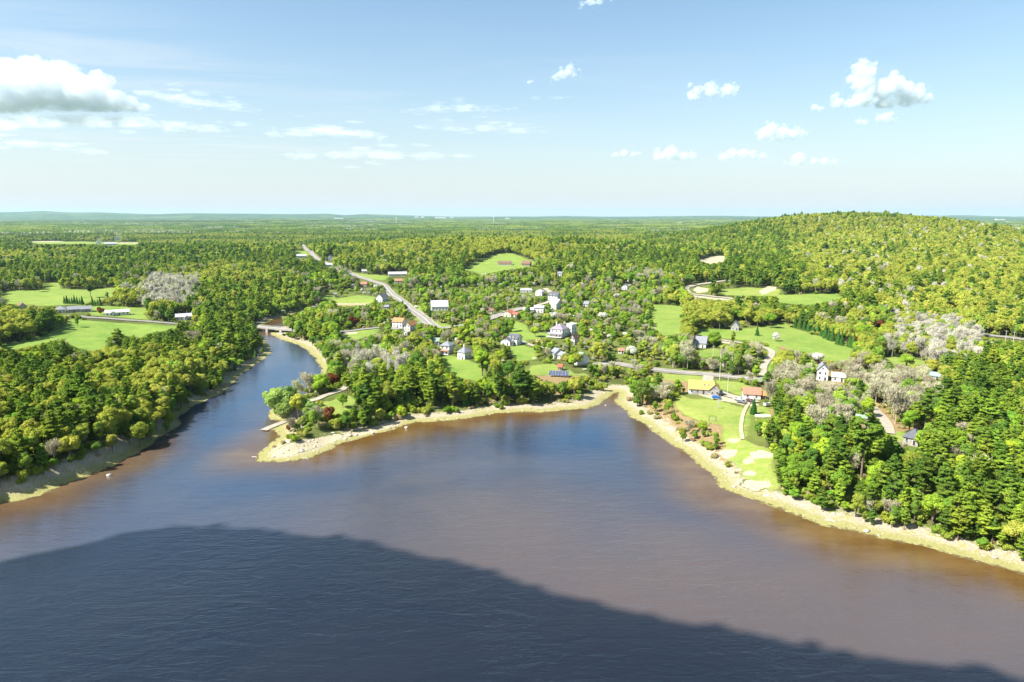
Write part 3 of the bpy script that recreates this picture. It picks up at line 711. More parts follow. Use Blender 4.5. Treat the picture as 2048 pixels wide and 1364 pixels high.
for kd in KINDS_:
    vs = variants(kd)
    for lod in (0, 1, 2):
        for i, (V, T, (tv, tf)) in enumerate(vs[lod]):
            if lod == 0:
                PART_CROWN[kd, i] = npmesh(kd+'_crown', V, quads(V), [LM[kd]], tint=T)
                PART_TRUNK[kd, i] = npmesh(kd+'_trunk', tv, tf, [TRUNKM.get(kd, BARK)], smooth=True)
            Fq = quads(V)
            me = npmesh(kd+'_whole', np.concatenate([V, tv]), np.concatenate([Fq, tf+len(V)]), [LM[kd], TRUNKM.get(kd, BARK)],
                        midx=np.concatenate([np.zeros(len(Fq)), np.ones(len(tf))]), tint=np.concatenate([T, np.zeros(len(tf))]))
            PROTO_IX[kd, lod, i] = len(PROTO); PROTO.append(hidden(me))
NVAR = {0: 8, 1: 6, 2: 4}
# far woodland: one clump holds a few dozen crowns
def clump(seed, mix):
    r = np.random.default_rng(seed); Vs = []; Ts = []; mi = []
    n = 34
    for j in range(n):
        x, y = r.uniform(-30, 30, 2); k = r.choice(len(mix), p=[m[1] for m in mix]); kd = mix[k][0]
        H = r.uniform(10, 17); rc = r.uniform(3.6, 5.6) if kd != 'pine' else r.uniform(2.6, 3.6); m = 22
        u = unit(r.normal(size=(m, 3))+[0, 0, .5]); P = u*np.array([rc, rc, H*.36 if kd != 'pine' else H*.5])*r.uniform(.7, 1.05, (m, 1))
        if kd == 'pine': P[:, :2] *= np.clip(1.15-(P[:, 2:]/(H*.5)+1)*.45, .15, 1.2)
        P += [x, y, H*.6]
        Vs.append(cards(P, u+r.normal(size=u.shape)*.3, 1.9, 1, r)); Ts.append(np.clip(r.uniform(.1, .9)+r.uniform(-.2, .2, m), 0, 1)); mi += [k]*m
    V = np.concatenate(Vs)
    return npmesh('far_clump', V, quads(V), [LM[m[0]] for m in mix], midx=mi, tint=np.concatenate(Ts))
FARMIX = [[('oak', .85), ('leafy', .1), ('pine', .05)], [('oak', .2), ('leafy', .6), ('pine', .2)], [('oak', .04), ('leafy', .11), ('pine', .85)], [('leafy', .35), ('pale', .3), ('pine', .35)]]
for k in range(8):
    PROTO_IX['clump', k] = len(PROTO); PROTO.append(hidden(clump(500+k, FARMIX[k % 4])))

def scatter(name, P, rz, S, ix, protos, label, tilt=None):
    """one object that carries a copy of a shape at every point of its own mesh"""
    me = bpy.data.meshes.new(name); me.vertices.add(len(P)); me.vertices.foreach_set('co', np.asarray(P, np.float32).ravel())
    for nm, dt, v in (('rz', 'FLOAT_VECTOR', np.stack([np.zeros(len(P)) if tilt is None else tilt, np.zeros(len(P)), rz], -1)), ('sc', 'FLOAT_VECTOR', S)):
        a = me.attributes.new(nm, dt, 'POINT'); a.data.foreach_set('vector', np.asarray(v, np.float32).ravel())
    a = me.attributes.new('ix', 'INT', 'POINT'); a.data.foreach_set('value', np.asarray(ix, np.int32))
    ob = link(name, me)
    g = bpy.data.node_groups.new(name, 'GeometryNodeTree')
    g.interface.new_socket('Geometry', in_out='INPUT', socket_type='NodeSocketGeometry'); g.interface.new_socket('Geometry', in_out='OUTPUT', socket_type='NodeSocketGeometry')
    N = g.nodes; gi = N.new('NodeGroupInput'); go = N.new('NodeGroupOutput'); jn = N.new('GeometryNodeJoinGeometry')
    def nattr(nm, dt):
        n = N.new('GeometryNodeInputNamedAttribute'); n.data_type = dt; n.inputs[0].default_value = nm; return n.outputs[0]
    ai = nattr('ix', 'INT'); ar = nattr('rz', 'FLOAT_VECTOR'); asc = nattr('sc', 'FLOAT_VECTOR')
    e2r = N.new('FunctionNodeEulerToRotation'); g.links.new(ar, e2r.inputs[0])
    for k in sorted(set(int(i) for i in ix)):
        oi = N.new('GeometryNodeObjectInfo'); oi.inputs['Object'].default_value = protos[k]; oi.inputs['As Instance'].default_value = False
        gt = N.new('GeometryNodeGeometryToInstance'); g.links.new(oi.outputs['Geometry'], gt.inputs[0])
        cp = N.new('FunctionNodeCompare'); cp.data_type = 'INT'; cp.operation = 'EQUAL'; g.links.new(ai, cp.inputs[2]); cp.inputs[3].default_value = k
        ip = N.new('GeometryNodeInstanceOnPoints'); g.links.new(gi.outputs[0], ip.inputs['Points']); g.links.new(cp.outputs[0], ip.inputs['Selection'])
        g.links.new(gt.outputs[0], ip.inputs['Instance']); g.links.new(e2r.outputs[0], ip.inputs['Rotation']); g.links.new(asc, ip.inputs['Scale'])
        g.links.new(ip.outputs[0], jn.inputs[0])
    g.links.new(jn.outputs[0], go.inputs[0])
    md = ob.modifiers.new('scatter', 'NODES'); md.node_group = g
    return tag(ob, label, None, None, 'stuff')
# ---------------------------------------------------------------- buildings
WHITE = pmat('white_clapboard', (0.66, 0.65, 0.63), 0.6, 0.05, 1.0, 0.3, 0, (1, 1, 6)); CREAM = pmat('cream_clapboard', (0.58, 0.52, 0.39), 0.7, 0.06, 1.0, 0.3, 0, (1, 1, 6))
GREYW = pmat('grey_shingle_wall', (0.30, 0.29, 0.28), 0.85, 0.15, 1.5); BROWNW = pmat('brown_wall', (0.18, 0.105, 0.075), 0.85, 0.15, 1.5); REDW = pmat('barn_red', (0.30, 0.05, 0.04), 0.8, 0.15, 1.0)
SAGE = pmat('sage_wall', (0.42, 0.46, 0.38), 0.8, 0.08, 1.0)
RGREY = pmat('grey_shingles', (0.20, 0.21, 0.235), 0.9, 0.14, 1.4, 0.2, 0, (3, 1, 1)); RDARK = pmat('dark_shingles', (0.10, 0.105, 0.125), 0.9, 0.16, 1.4, 0.2)
RGREEN = pmat('green_grey_roof', (0.20, 0.28, 0.22), 0.8, 0.12, 1.0, 0.2); RMETAL = pmat('pale_metal_roof', (0.42, 0.415, 0.45), 0.45, 0.07, 0.7, 0.5, 0.0, (4, .3, .3))
RORANGE = pmat('orange_shingles', (0.40, 0.19, 0.075), 0.9, 0.14, 1.4); RYELLOW = pmat('tan_shingles', (0.44, 0.29, 0.09), 0.9, 0.10, 1.2); RRED = pmat('red_shingles', (0.32, 0.10, 0.065), 0.9, 0.16, 1.3)
RPINK = pmat('faded_red_roof', (0.35, 0.155, 0.105), 0.9, 0.14, 1.3); RPURPLE = pmat('violet_grey_slate', (0.23, 0.20, 0.25), 0.8, 0.14, 1.4); RTEAL = pmat('teal_roof', (0.25, 0.42, 0.42), 0.6, 0.1, 1.0)
GLASS = pmat('window_glass', (0.035, 0.045, 0.06), 0.08, 0.3, 0.5, 0.6); BRICK = pmat('chimney_brick', (0.33, 0.15, 0.11), 0.9, 0.25, 3.0); TRIM = pmat('white_trim', (0.70, 0.69, 0.67), 0.5, 0.03, 1.0)
STONE = pmat('foundation_stone', (0.33, 0.31, 0.29), 0.95, 0.25, 1.6); WOODM = pmat('weathered_wood', (0.30, 0.25, 0.20), 0.9, 0.25, 2.0); DARKM = pmat('dark_door', (0.06, 0.05, 0.05), 0.6, 0.2, 1.0)
STEEL = pmat('galvanised_steel', (0.55, 0.56, 0.57), 0.4, 0.1, 1.0, 0.5, 0.6)
OPENR = []      # picture rectangles kept clear of trees, so that each building can be seen
def block(root, x0, y0, x1, y1, wh, roof, rh, wm, rm, wins=True, zb=0.0, ov=.45, win_sides='fr', door=True, two=False, wname='wall'):
    b = MB(); xm, ym = (x0+x1)/2, (y0+y1)/2
    b.box(x0, y0, zb, x1, y1, wh, wm)
    if roof == 'gx': b.poly([(x0, y0, wh), (x0, y1, wh), (x0, ym, wh+rh), (x1, y0, wh), (x1, y1, wh), (x1, ym, wh+rh)], [(0, 2, 1), (3, 4, 5), (0, 3, 5, 2), (1, 2, 5, 4)], wm)
    if roof == 'gy': b.poly([(x0, y0, wh), (x1, y0, wh), (xm, y0, wh+rh), (x0, y1, wh), (x1, y1, wh), (xm, y1, wh+rh)], [(0, 1, 2), (3, 5, 4), (0, 2, 5, 3), (1, 4, 5, 2)], wm)
    b.build(wname, root)
    f = MB(); f.box(x0-.06, y0-.06, -1.6, x1+.06, y1+.06, max(zb, 0)+.35, STONE); f.build('foundation', root)
    r = MB(); t = .16
    if roof in ('gx', 'gy'):
        half = (y1-y0)/2 if roof == 'gx' else (x1-x0)/2; sl = rh/half; e = wh-sl*ov
        def P(u, v, z): return (u, ym+v, z) if roof == 'gx' else (xm+v, u, z)
        a0, a1 = (x0-ov, x1+ov) if roof == 'gx' else (y0-ov, y1+ov); H = half+ov
        prof = [(-H, e+.03), (0, wh+rh+.03), (H, e+.03), (H, e+t+.03), (0, wh+rh+t*1.3), (-H, e+t+.03)]
        V = [P(a0, v, z) for v, z in prof]+[P(a1, v, z) for v, z in prof]
        r.poly(V, [(0, 1, 4, 5), (1, 2, 3, 4), (6, 11, 10, 7), (7, 10, 9, 8)]+[(i, (i+6), (i+1) % 6+6, (i+1) % 6) for i in range(6)], rm)
    elif roof == 'flat':
        r.box(x0-.15, y0-.15, wh+.002, x1+.15, y1+.15, wh+.35, rm)
    else:
        W, D = (x1-x0)/2+ov, (y1-y0)/2+ov; q = max(0.35, W-D) if W > D else .3; qy = .3 if W > D else max(.3, D-W)
        V = [(xm-W, ym-D, wh+.003), (xm+W, ym-D, wh+.003), (xm+W, ym+D, wh+.003), (xm-W, ym+D, wh+.003), (xm-W, ym-D, wh+.18), (xm+W, ym-D, wh+.18), (xm+W, ym+D, wh+.18), (xm-W, ym+D, wh+.18),
             (xm-q, ym-qy*.3, wh+rh), (xm+q, ym-qy*.3, wh+rh), (xm+q, ym+qy*.3, wh+rh), (xm-q, ym+qy*.3, wh+rh)]
        r.poly(V, [(3, 2, 1, 0), (0, 1, 5, 4), (1, 2, 6, 5), (2, 3, 7, 6), (3, 0, 4, 7), (4, 5, 9, 8), (5, 6, 10, 9), (6, 7, 11, 10), (7, 4, 8, 11), (8, 9, 10, 11)], rm)
    r.build('roof', root)
    def window(cx, cy, z, side, ww=.95, hh=1.35):
        k = MB()
        if side in 'fb':
            s = -1 if side == 'f' else 1
            k.box(cx-ww/2-.12, cy+min(s*.05, 0), z-.12, cx+ww/2+.12, cy+max(s*.05, 0), z+hh+.12, TRIM)
            k.box(cx-ww/2, cy+min(s*.02, s*.075), z, cx+ww/2, cy+max(s*.02, s*.075), z+hh, GLASS); k.box(cx-ww/2, cy+min(s*.02, s*.09), z+hh/2-.03, cx+ww/2, cy+max(s*.02, s*.09), z+hh/2+.03, TRIM)
        else:
            s = 1 if side == 'r' else -1
            k.box(cx+min(s*.05, 0), cy-ww/2-.12, z-.12, cx+max(s*.05, 0), cy+ww/2+.12, z+hh+.12, TRIM)
            k.box(cx+min(s*.02, s*.075), cy-ww/2, z, cx+max(s*.02, s*.075), cy+ww/2, z+hh, GLASS); k.box(cx+min(s*.02, s*.09), cy-ww/2, z+hh/2-.03, cx+max(s*.02, s*.09), cy+ww/2, z+hh/2+.03, TRIM)
        k.build('window', root)
    if wins:
        zs = [zb+1.0]+([zb+3.7] if two else [])
        n = max(2, int((x1-x0)/2.9)); n2 = max(1, int((y1-y0)/3.4))
        for z in zs:
            for side in win_sides:
                if side == 'f':
                    for i in range(n):
                        if door and z == zs[0] and i == n//2: continue
                        window(x0+(i+.5)*(x1-x0)/n, y0, z, 'f')
                if side == 'r':
                    for i in range(n2): window(x1, y0+(i+.5)*(y1-y0)/n2, z, 'r')
                if side == 'l':
                    for i in range(n2): window(x0, y0+(i+.5)*(y1-y0)/n2, z, 'l')
        if roof == 'gy' and rh > 1.8: window(xm, y0, wh+.15, 'f', .8, 1.05)
        if door:
            i = n//2; cx = x0+(i+.5)*(x1-x0)/n; k = MB(); k.box(cx-.62, y0-.05, zb+.12, cx+.62, y0, zb+2.35, TRIM); k.box(cx-.48, y0-.09, zb+.14, cx+.48, y0-.055, zb+2.2, DARKM); k.build('door', root)
def chimney(root, x, y, z0, z1, m=None, s=.45):
    k = MB(); k.box(x-s, y-s, z0, x+s, y+s, z1, m or BRICK); k.box(x-s-.1, y-s-.1, z1+.002, x+s+.1, y+s+.1, z1+.2, STONE); k.build('chimney', root)
def dormer(root, x, y, z, w, h, d, rm, wm):
    k = MB(); k.box(x-w/2, y, z, x+w/2, y+d, z+h, wm); k.poly([(x-w/2, y, z+h), (x+w/2, y, z+h), (x, y, z+h+w*.35), (x-w/2, y+d, z+h), (x+w/2, y+d, z+h), (x, y+d, z+h+w*.35)], [(0, 1, 2), (3, 5, 4)], wm)
    k.poly([(x-w/2-.15, y-.15, z+h-.03), (x, y-.15, z+h+w*.35+.08), (x+w/2+.15, y-.15, z+h-.03), (x-w/2-.15, y+d, z+h-.03), (x, y+d, z+h+w*.35+.08), (x+w/2+.15, y+d, z+h-.03)], [(0, 3, 4, 1), (1, 4, 5, 2)], rm)
    o = k.build('dormer', root)
    g = MB(); g.box(x-w*.28, y-.05, z+.25, x+w*.28, y-.005, z+h-.1, GLASS); g.build('window', o)
def porch(root, x0, y0, x1, d, rm, h=2.5, posts=4):
    k = MB(); k.poly([(x0, y0, h+.75), (x1, y0, h+.75), (x1, y0-d, h), (x0, y0-d, h), (x0, y0, h+.6), (x1, y0, h+.6), (x1, y0-d, h-.15), (x0, y0-d, h-.15)], [(0, 3, 2, 1), (4, 5, 6, 7), (3, 7, 6, 2), (0, 4, 7, 3), (1, 2, 6, 5)], rm)
    o = k.build('porch', root); k = MB(); k.box(x0, y0-d, 0, x1, y0-.01, .35, TRIM); k.build('porch_floor', o)
    for i in range(posts):
        x = x0+.12+(x1-x0-.24)*i/(posts-1); k = MB(); k.box(x-.09, y0-d+.08, .352, x+.09, y0-d+.26, h-.16, TRIM); k.build('post', o)
def site(px, py, wpx, hpx, rot, depth, up=1.0, pad=3):
    p = hit1(px, py); D = float(project(*p)[2]); s = D/FPX
    f = np.array([p[0], p[1]]); f = f/np.linalg.norm(f); c = p[:2]+f*depth*.5
    z = float(height(c[0], c[1])); z = min(max(z, 0.3), p[2]+.8)
    OPENR.append((px-wpx/2-pad, py-hpx-1, px+wpx/2+pad, py+1))
    return (c[0], c[1], z), R(rot)-math.atan2(p[0], p[1]), s
def house(label, px, py, wpx, dep, wh, roof, rh, rot, wm, rm, cat='house', name='house', two=False, hpx=None, group=None, wins=True, **kw):
    loc, rz, s = site(px, py, wpx*(1.0 if abs(rot) < 12 else 1.25), hpx or (wh+rh)/0.001/1000, rot, dep)
    w_ = wpx*s; OPENR[-1] = (px-wpx*.62, py-(wh+rh*.9)/s-2, px+wpx*.62, py+1)
    root = tag(empty(name, loc, rz), label, cat, group)
    block(root, -w_/2, -dep/2, w_/2, dep/2, wh, roof, rh, wm, rm, two=two, wins=wins, **kw)
    return root, w_, dep
def wing(root, x0, y0, x1, y1, wh, roof, rh, wm, rm, **kw): block(root, x0, y0, x1, y1, wh, roof, rh, wm, rm, **kw)

G_ = 'houses of the riverside village'
r_, w_, d_ = house('white two-storey house with grey hip roof and front porch above the mown lawn', 895, 708, 20, 9, 5.6, 'hip', 2.6, -25, WHITE, RGREY, two=True, group=G_)
porch(r_, -w_/2-.6, -d_/2, w_/2, 2.2, RPINK); chimney(r_, 0, 1, 6.5, 9.3); wing(r_, -w_/2-3, d_/2+.05, 1, d_/2+6, 3.2, 'gx', 1.8, WHITE, RGREEN, door=False)
r_, w_, d_ = house('small square white house with steep grey roof and tall chimney beside the mown lawn', 929, 719, 18, 7.5, 4.6, 'hip', 3.2, -38, WHITE, RGREY, group=G_)
chimney(r_, -.5, .5, 6.6, 9.4, CREAM); dormer(r_, -.3, -2.6, 4.7, 1.5, 1.1, 1.8, RGREY, WHITE)
house('low shed with mossy green roof behind the two-storey house with hip roof', 872, 690, 14, 6, 2.8, 'gx', 1.8, -8, WHITE, RGREEN, name='shed', cat='shed', group=G_)
r_, w_, d_ = house('long cream farmhouse with orange roof left of its matching gabled wing', 799, 656, 21, 9, 5.0, 'gx', 2.6, -24, WHITE, RORANGE, two=True, group=G_); chimney(r_, 0, 1.2, 6.6, 9.0)
r_, w_, d_ = house('white gable-fronted house with brown-orange roof beside the long orange-roofed farmhouse', 822, 663, 13, 13, 4.6, 'gy', 2.7, -28, WHITE, RORANGE, two=True, group=G_)
house('small white garage in front of the two orange-roofed houses', 812, 671, 11, 6, 2.8, 'gy', 1.2, -22, WHITE, CREAM, name='garage', cat='garage', group=G_)
house('long barn with pale lilac metal roof in the trees beside the main road', 879, 621, 33, 11, 4.4, 'gx', 5.2, 3, WHITE, RMETAL, name='barn', cat='barn', group=G_)
r_, w_, d_ = house('white house with dark slate roof behind a row of thin conifers', 765, 604, 15, 13, 4.8, 'gy', 3.4, -34, WHITE, RDARK, group=G_)
house('little grey shed with a white door below the dark-roofed house', 774, 618, 9, 4, 2.4, 'gx', 1.5, -18, GREYW, RGREY, name='shed', cat='shed', group=G_)
r_, w_, d_ = house('white house with grey dormered roof and pale blue shaded side by the concrete drive', 1030, 691, 21, 8, 5.0, 'gx', 2.6, -30, WHITE, RDARK, two=True, group=G_)
for i in (-.28, .1): dormer(r_, i*w_, -3.9, 4.9, 1.6, 1.2, 2.2, RDARK, WHITE)
wing(r_, -w_/2-3.4, -d_/2-4, -w_/2+4.2, d_/2-2.2, 3.4, 'gy', 2.0, WHITE, RDARK); wing(r_, -w_/2+4.25, -d_/2-3.2, 1.5, -d_/2-.05, 2.7, 'gx', 1.1, WHITE, RDARK)
r_, w_, d_ = house('cream bungalow with rusty red roof beside the village road', 1018, 634, 21, 9, 3.0, 'gy', 2.3, -30, CREAM, RRED, group=G_); wing(r_, w_/2+.05, -3, w_/2+5, 3.4, 2.6, 'gx', 1.7, CREAM, RRED)
house('tiny white cottage with brown roof at the bend of the village road', 983, 628, 9, 6, 3.0, 'gx', 2.0, -6, WHITE, BROWNW, name='cottage', cat='cottage', group=G_)
r_, w_, d_ = house('long white building with pale grey roof and low wing beside the village road', 1079, 626, 19, 9, 4.6, 'gx', 1.6, -10, WHITE, RMETAL, two=True, group=G_); wing(r_, -w_/2-10, -d_/2-2, -w_/2-.05, d_/2-2, 3.0, 'gx', 1.5, WHITE, RMETAL, win_sides='f')
r_, w_, d_ = house('large white barn with light grey roof and blue-shaded gable', 1113, 619, 15, 13, 5.4, 'gx', 4.0, -32, WHITE, RMETAL, name='barn', cat='barn', group=G_, wins=False, door=False)
r_, w_, d_ = house('white dormered farmhouse with dark grey roof behind the large white barn', 1108, 601, 20, 8, 5.0, 'gx', 3.2, -22, WHITE, RDARK, two=True, group=G_)
for i in (-.2, .2): dormer(r_, i*w_, -3.6, 5.4, 1.7, 1.2, 2.2, RDARK, WHITE)
chimney(r_, w_*.2, 0, 7.5, 9.8)
house('small white house with low roof among maples, uphill from the village barn', 1080, 592, 14, 8, 4.6, 'hip', 2.2, -22, WHITE, RMETAL, two=True, group=G_)
house('long low building with pale roof at the wood edge above the village', 1052, 585, 22, 7, 2.6, 'gx', 1.4, 0, WHITE, RMETAL, group=G_)
r_, w_, d_ = house('big white Victorian house with violet-grey hip roof and wraparound porch', 1119, 676, 26, 12, 5.8, 'hip', 3.6, -24, WHITE, RPURPLE, two=True, group=G_)
chimney(r_, -w_*.3, 1, 7.4, 10.6, CREAM); porch(r_, -w_/2-2.2, -d_/2, w_/2, 2.4, RPURPLE, posts=6); dormer(r_, 0, -4.2, 6.3, 1.6, 1.3, 2.2, RPURPLE, WHITE)
house('square white tower house with flat roof behind the Victorian house', 1143, 671, 12, 7, 8.2, 'hip', 1.0, -34, WHITE, WHITE, two=True, group=G_, name='tower_house')
r_, w_, d_ = house('narrow cottage with brown gable and white front beside the Victorian house', 1149, 690, 10, 8, 4.6, 'gy', 2.6, -26, WHITE, BROWNW, two=True, group=G_, name='cottage', cat='cottage')
r_, w_, d_ = house('white cape cottage with grey roof left of the barn with green roof', 1114, 718, 14, 9, 3.2, 'gx', 3.0, -50, WHITE, RGREY, group=G_, win_sides='frl'); wing(r_, w_/2+.05, -2.5, w_/2+6, 3.5, 2.7, 'gx', 1.8, CREAM, RGREY)
house('white barn with grey-green roof and bare shaded side', 1163, 731, 12, 9, 4.4, 'gx', 3.2, -52, WHITE, RGREEN, name='barn', cat='barn', group=G_, wins=False)
house('small dark red shed behind the solar array', 1121, 741, 8, 4, 2.3, 'gx', 1.3, -12, REDW, RRED, name='shed', cat='shed')
r_, w_, d_ = house('long grey house with wide tan roof and dark gabled wing above the lawn', 1400, 789, 46, 8.5, 3.0, 'gx', 3.6, 3, WHITE, RYELLOW, cat='house', win_sides='f')
wing(r_, w_/2-1.5, -d_/2-1.8, w_/2+3.4, d_/2-1, 3.6, 'gy', 2.6, GREYW, RYELLOW, door=False); dormer(r_, 2.0, -2.6, 4.2, 1.2, .9, 1.4, RYELLOW, WHITE); dormer(r_, 4.2, -2.6, 4.2, 1.2, .9, 1.4, RYELLOW, WHITE)
chimney(r_, w_/2-2.5, 1.2, 5.5, 7.7, CREAM); k = MB(); k.box(-w_/2+1.6, -d_/2-.07, .4, w_/2-1.9, -d_/2-.01, 2.9, GREYW); k.build('cladding', r_)
r_, w_, d_ = house('long white garage with faded red roof at the end of the gravel drive', 1502, 799, 33, 7, 2.9, 'gx', 2.6, 6, WHITE, RPINK, name='garage', cat='garage', door=False, win_sides='f'); wing(r_, w_/2+.05, -2.6, w_/2+2.6, 2.2, 2.4, 'gx', 1.5, BROWNW, RORANGE, win_sides='', door=True)
r_, w_, d_ = house('white garage with grey roof beside a round green maple on the hill lawn', 1401, 696, 24, 10, 3.4, 'gx', 4.0, -8, WHITE, RGREY, name='garage', cat='garage')
house('small grey gabled carriage house with cream door at the edge of the hill lawn', 1470, 661, 15, 8, 3.4, 'gy', 3.8, -4, GREYW, RGREY, name='carriage_house')
house('white gabled house rising out of the bare grey trees', 1643, 762, 20, 8, 6.4, 'gy', 3.0, 4, WHITE, RGREY, two=True)
house('low white cottage half hidden in the bare grey trees', 1676, 764, 24, 6, 3.0, 'gx', 1.6, 2, WHITE, WHITE, name='cottage', cat='cottage')
house('small sage-green cottage beside the paved drive in the woods', 1724, 847, 19, 6, 2.7, 'gx', 1.6, -10, SAGE, RGREEN, name='cottage', cat='cottage')
house('house with dark slate roof deep in the pines on the right bank', 1826, 892, 27, 9, 2.8, 'hip', 3.0, -14, GREYW, RDARK)
house('cabin with teal roof beside the pine wood on the right', 1869, 760, 16, 7, 2.4, 'gx', 1.4, 0, SAGE, RTEAL, name='cabin', cat='cabin')
r_, w_, d_ = house('long brown hill house with white dormers in a clearing', 1010, 531, 28, 8, 3.2, 'gx', 3.4, 2, CREAM, BROWNW)
for i in (-.3, 0, .3): dormer(r_, i*w_, -3.4, 3.6, 1.8, 1.5, 2.4, BROWNW, WHITE)
house('dark brown barn beside the long hill house', 1053, 532, 17, 10, 3.4, 'gx', 4.0, -14, BROWNW, BROWNW, name='barn', cat='barn')
r_, w_, d_ = house('white ranch house with pale grey roof along the lane across the hay field', 235, 631, 42, 9, 3.0, 'gx', 2.0, 2, WHITE, RMETAL)
wing(r_, -w_*.32, -d_/2-2.4, -w_*.05, -d_/2-.05, 2.8, 'gy', 1.6, WHITE, RMETAL)
r_, w_, d_ = house('white bungalow with lilac-grey roof at the right end of the hay field', 367, 640, 30, 9, 3.0, 'gx', 2.2, 4, WHITE, RMETAL); wing(r_, .5, -d_/2-2.6, w_*.32, -d_/2-.05, 2.6, 'gy', 1.6, WHITE, RMETAL)
house('farmhouse with pale grey hip roof left of the two dark ranch houses', 122, 626, 19, 9, 3.0, 'hip', 3.0, -6, WHITE, RGREY)
house('grey ranch house in the middle of the row beyond the lane', 149, 625, 22, 8, 2.8, 'gx', 2.4, 0, GREYW, RGREY)
house('dark-sided ranch house at the right of the row beyond the lane', 173, 624, 19, 8, 2.8, 'gx', 2.2, 2, GREYW, RGREY)
house('cream cottage with brown roof half hidden behind a big pine on the left', 44, 618, 12, 8, 3.2, 'gy', 2.8, 14, CREAM, BROWNW, name='cottage', cat='cottage')
r_, w_, d_ = house('long cream farm complex beside the highway bend', 795, 553, 36, 9, 3.4, 'gx', 2.6, 2, CREAM, RMETAL)
house('white metal-roofed shed beside the highway lawn', 729, 546, 10, 7, 3, 'gx', 1.6, 0, WHITE, RMETAL, name='shed', cat='shed')
house('pink-roofed bungalow hidden below the highway bend', 797, 566, 16, 8, 3, 'gx', 2, 0, CREAM, RPINK, name='bungalow')
house('pale cottage with orange roof just below the highway', 727, 573, 14, 8, 3, 'gx', 2.4, -10, CREAM, RPINK, name='cottage', cat='cottage')
house('low white commercial shed left of the far highway', 603, 516, 18, 12, 4, 'gx', 2, 0, WHITE, RMETAL, name='shed', cat='shed')
house('white gabled house right of the far highway', 661, 522, 9, 9, 5, 'gy', 4, 0, WHITE, RMETAL)
house('white shop building where the highway bends', 658, 534, 12, 9, 4, 'gx', 2, 0, WHITE, RMETAL, name='shop', cat='shop')
house('small white house alone in the woods above the village', 1120, 553, 9, 8, 4, 'gx', 2.2, -10, WHITE, RGREY)
house('small white house in the woods right of the village', 1250, 580, 11, 8, 4, 'gy', 2.6, -10, WHITE, RGREY)
house('little white shed with brown doors beside the blossoming apple trees', 1242, 708, 11, 4, 2.4, 'gx', 1.2, 0, WHITE, RPINK, name='shed', cat='shed')
house('grey-roofed summer house in the middle of the village', 1174, 614, 10, 7, 3, 'gx', 2, -20, WHITE, RGREY, name='summer_house')
house('steep white house on the far left farm clearing', 235, 480, 9, 10, 6, 'gy', 6, 0, WHITE, RGREY)
house('white church-like gable at the left of the far farm clearing', 198, 488, 8, 10, 7, 'gy', 8, 0, WHITE, RMETAL, name='chapel', cat='chapel')
house('long white greenhouse building on the far farm clearing', 222, 490, 22, 12, 4, 'gx', 3, 0, WHITE, RMETAL, name='greenhouse', cat='greenhouse')
house('white roof peeping over the far wooded ridge on the right', 2036, 460, 9, 12, 8, 'gy', 5, 0, WHITE, WHITE)
house('pale shed at the mown mound left of the village', 671, 594, 5, 4, 3.5, 'gx', 1, 0, CREAM, RGREY, name='shed', cat='shed')
for x, y in ((693,459),(704,462),(709,455),(742,455),(698,455),(652,451),(724,458),(758,447)):
    house('tiny white house in the wooded valley beyond the far highway', x, y, 5, 9, 5, 'gx', 3, 20, WHITE, RMETAL, group='tiny houses beyond the far highway', wins=False)
# distant town: white industrial roofs and water towers near the skyline
for i, (x, y, wd, lab) in enumerate(((883, 434.8, 22, 'widest white warehouse on the distant skyline'), (836, 433.4, 9, 'left small white warehouse on the distant skyline'), (848, 433.6, 7, 'second small white warehouse on the distant skyline'), (906, 434.6, 6, 'small white warehouse right of the widest one'), (1015, 436.5, 9, 'white warehouse right of the distant water tower'), (683, 436.5, 18, 'long pale mill roof below the distant hills'), (1985, 438.5, 16, 'pale blue warehouse on the far right skyline'))):
    p = hit1(x, min(y+1.5, 441)); D = min(p[1], 13000.); k = D/FPX; X = (x-1024)*k; z = CAM_H-(y-429)*k
    g = float(height(X, D)); r = tag(empty('warehouse', (X, D, g)), lab, 'warehouse', 'white industrial roofs near the skyline')
    a = MB(); hh = max(z-g, 12)+5; a.box(-wd*k/2, -25, -5, wd*k/2, 25, hh, WHITE); a.build('wall', r)
    a = MB(); a.box(-wd*k/2-1, -26, hh+.01, wd*k/2+1, 26, hh+3, RMETAL); a.build('roof', r)
for x, yb, yt, lab in ((796, 442, 435, 'pale water tower on the wooded skyline left of centre'), (988, 441, 433, 'slim white water tower right of the distant warehouses')):
    D = 7000.; k = D/FPX; X = (x-1024)*k; g = float(height(X, D)); z1 = CAM_H-(yt-429)*k
    r = tag(empty('water_tower', (X, D, g)), lab, 'water tower'); a = MB()
    a.tube([(0, 0, -2), (0, 0, z1-g-9)], [2.2, 1.6], WHITE, 10); a.build('stem', r); a = MB()
    a.tube([(0, 0, z1-g-11), (0, 0, z1-g-8), (0, 0, z1-g-2), (0, 0, z1-g)], [1.6, 5, 5, 1], WHITE, 14); a.build('tank', r)

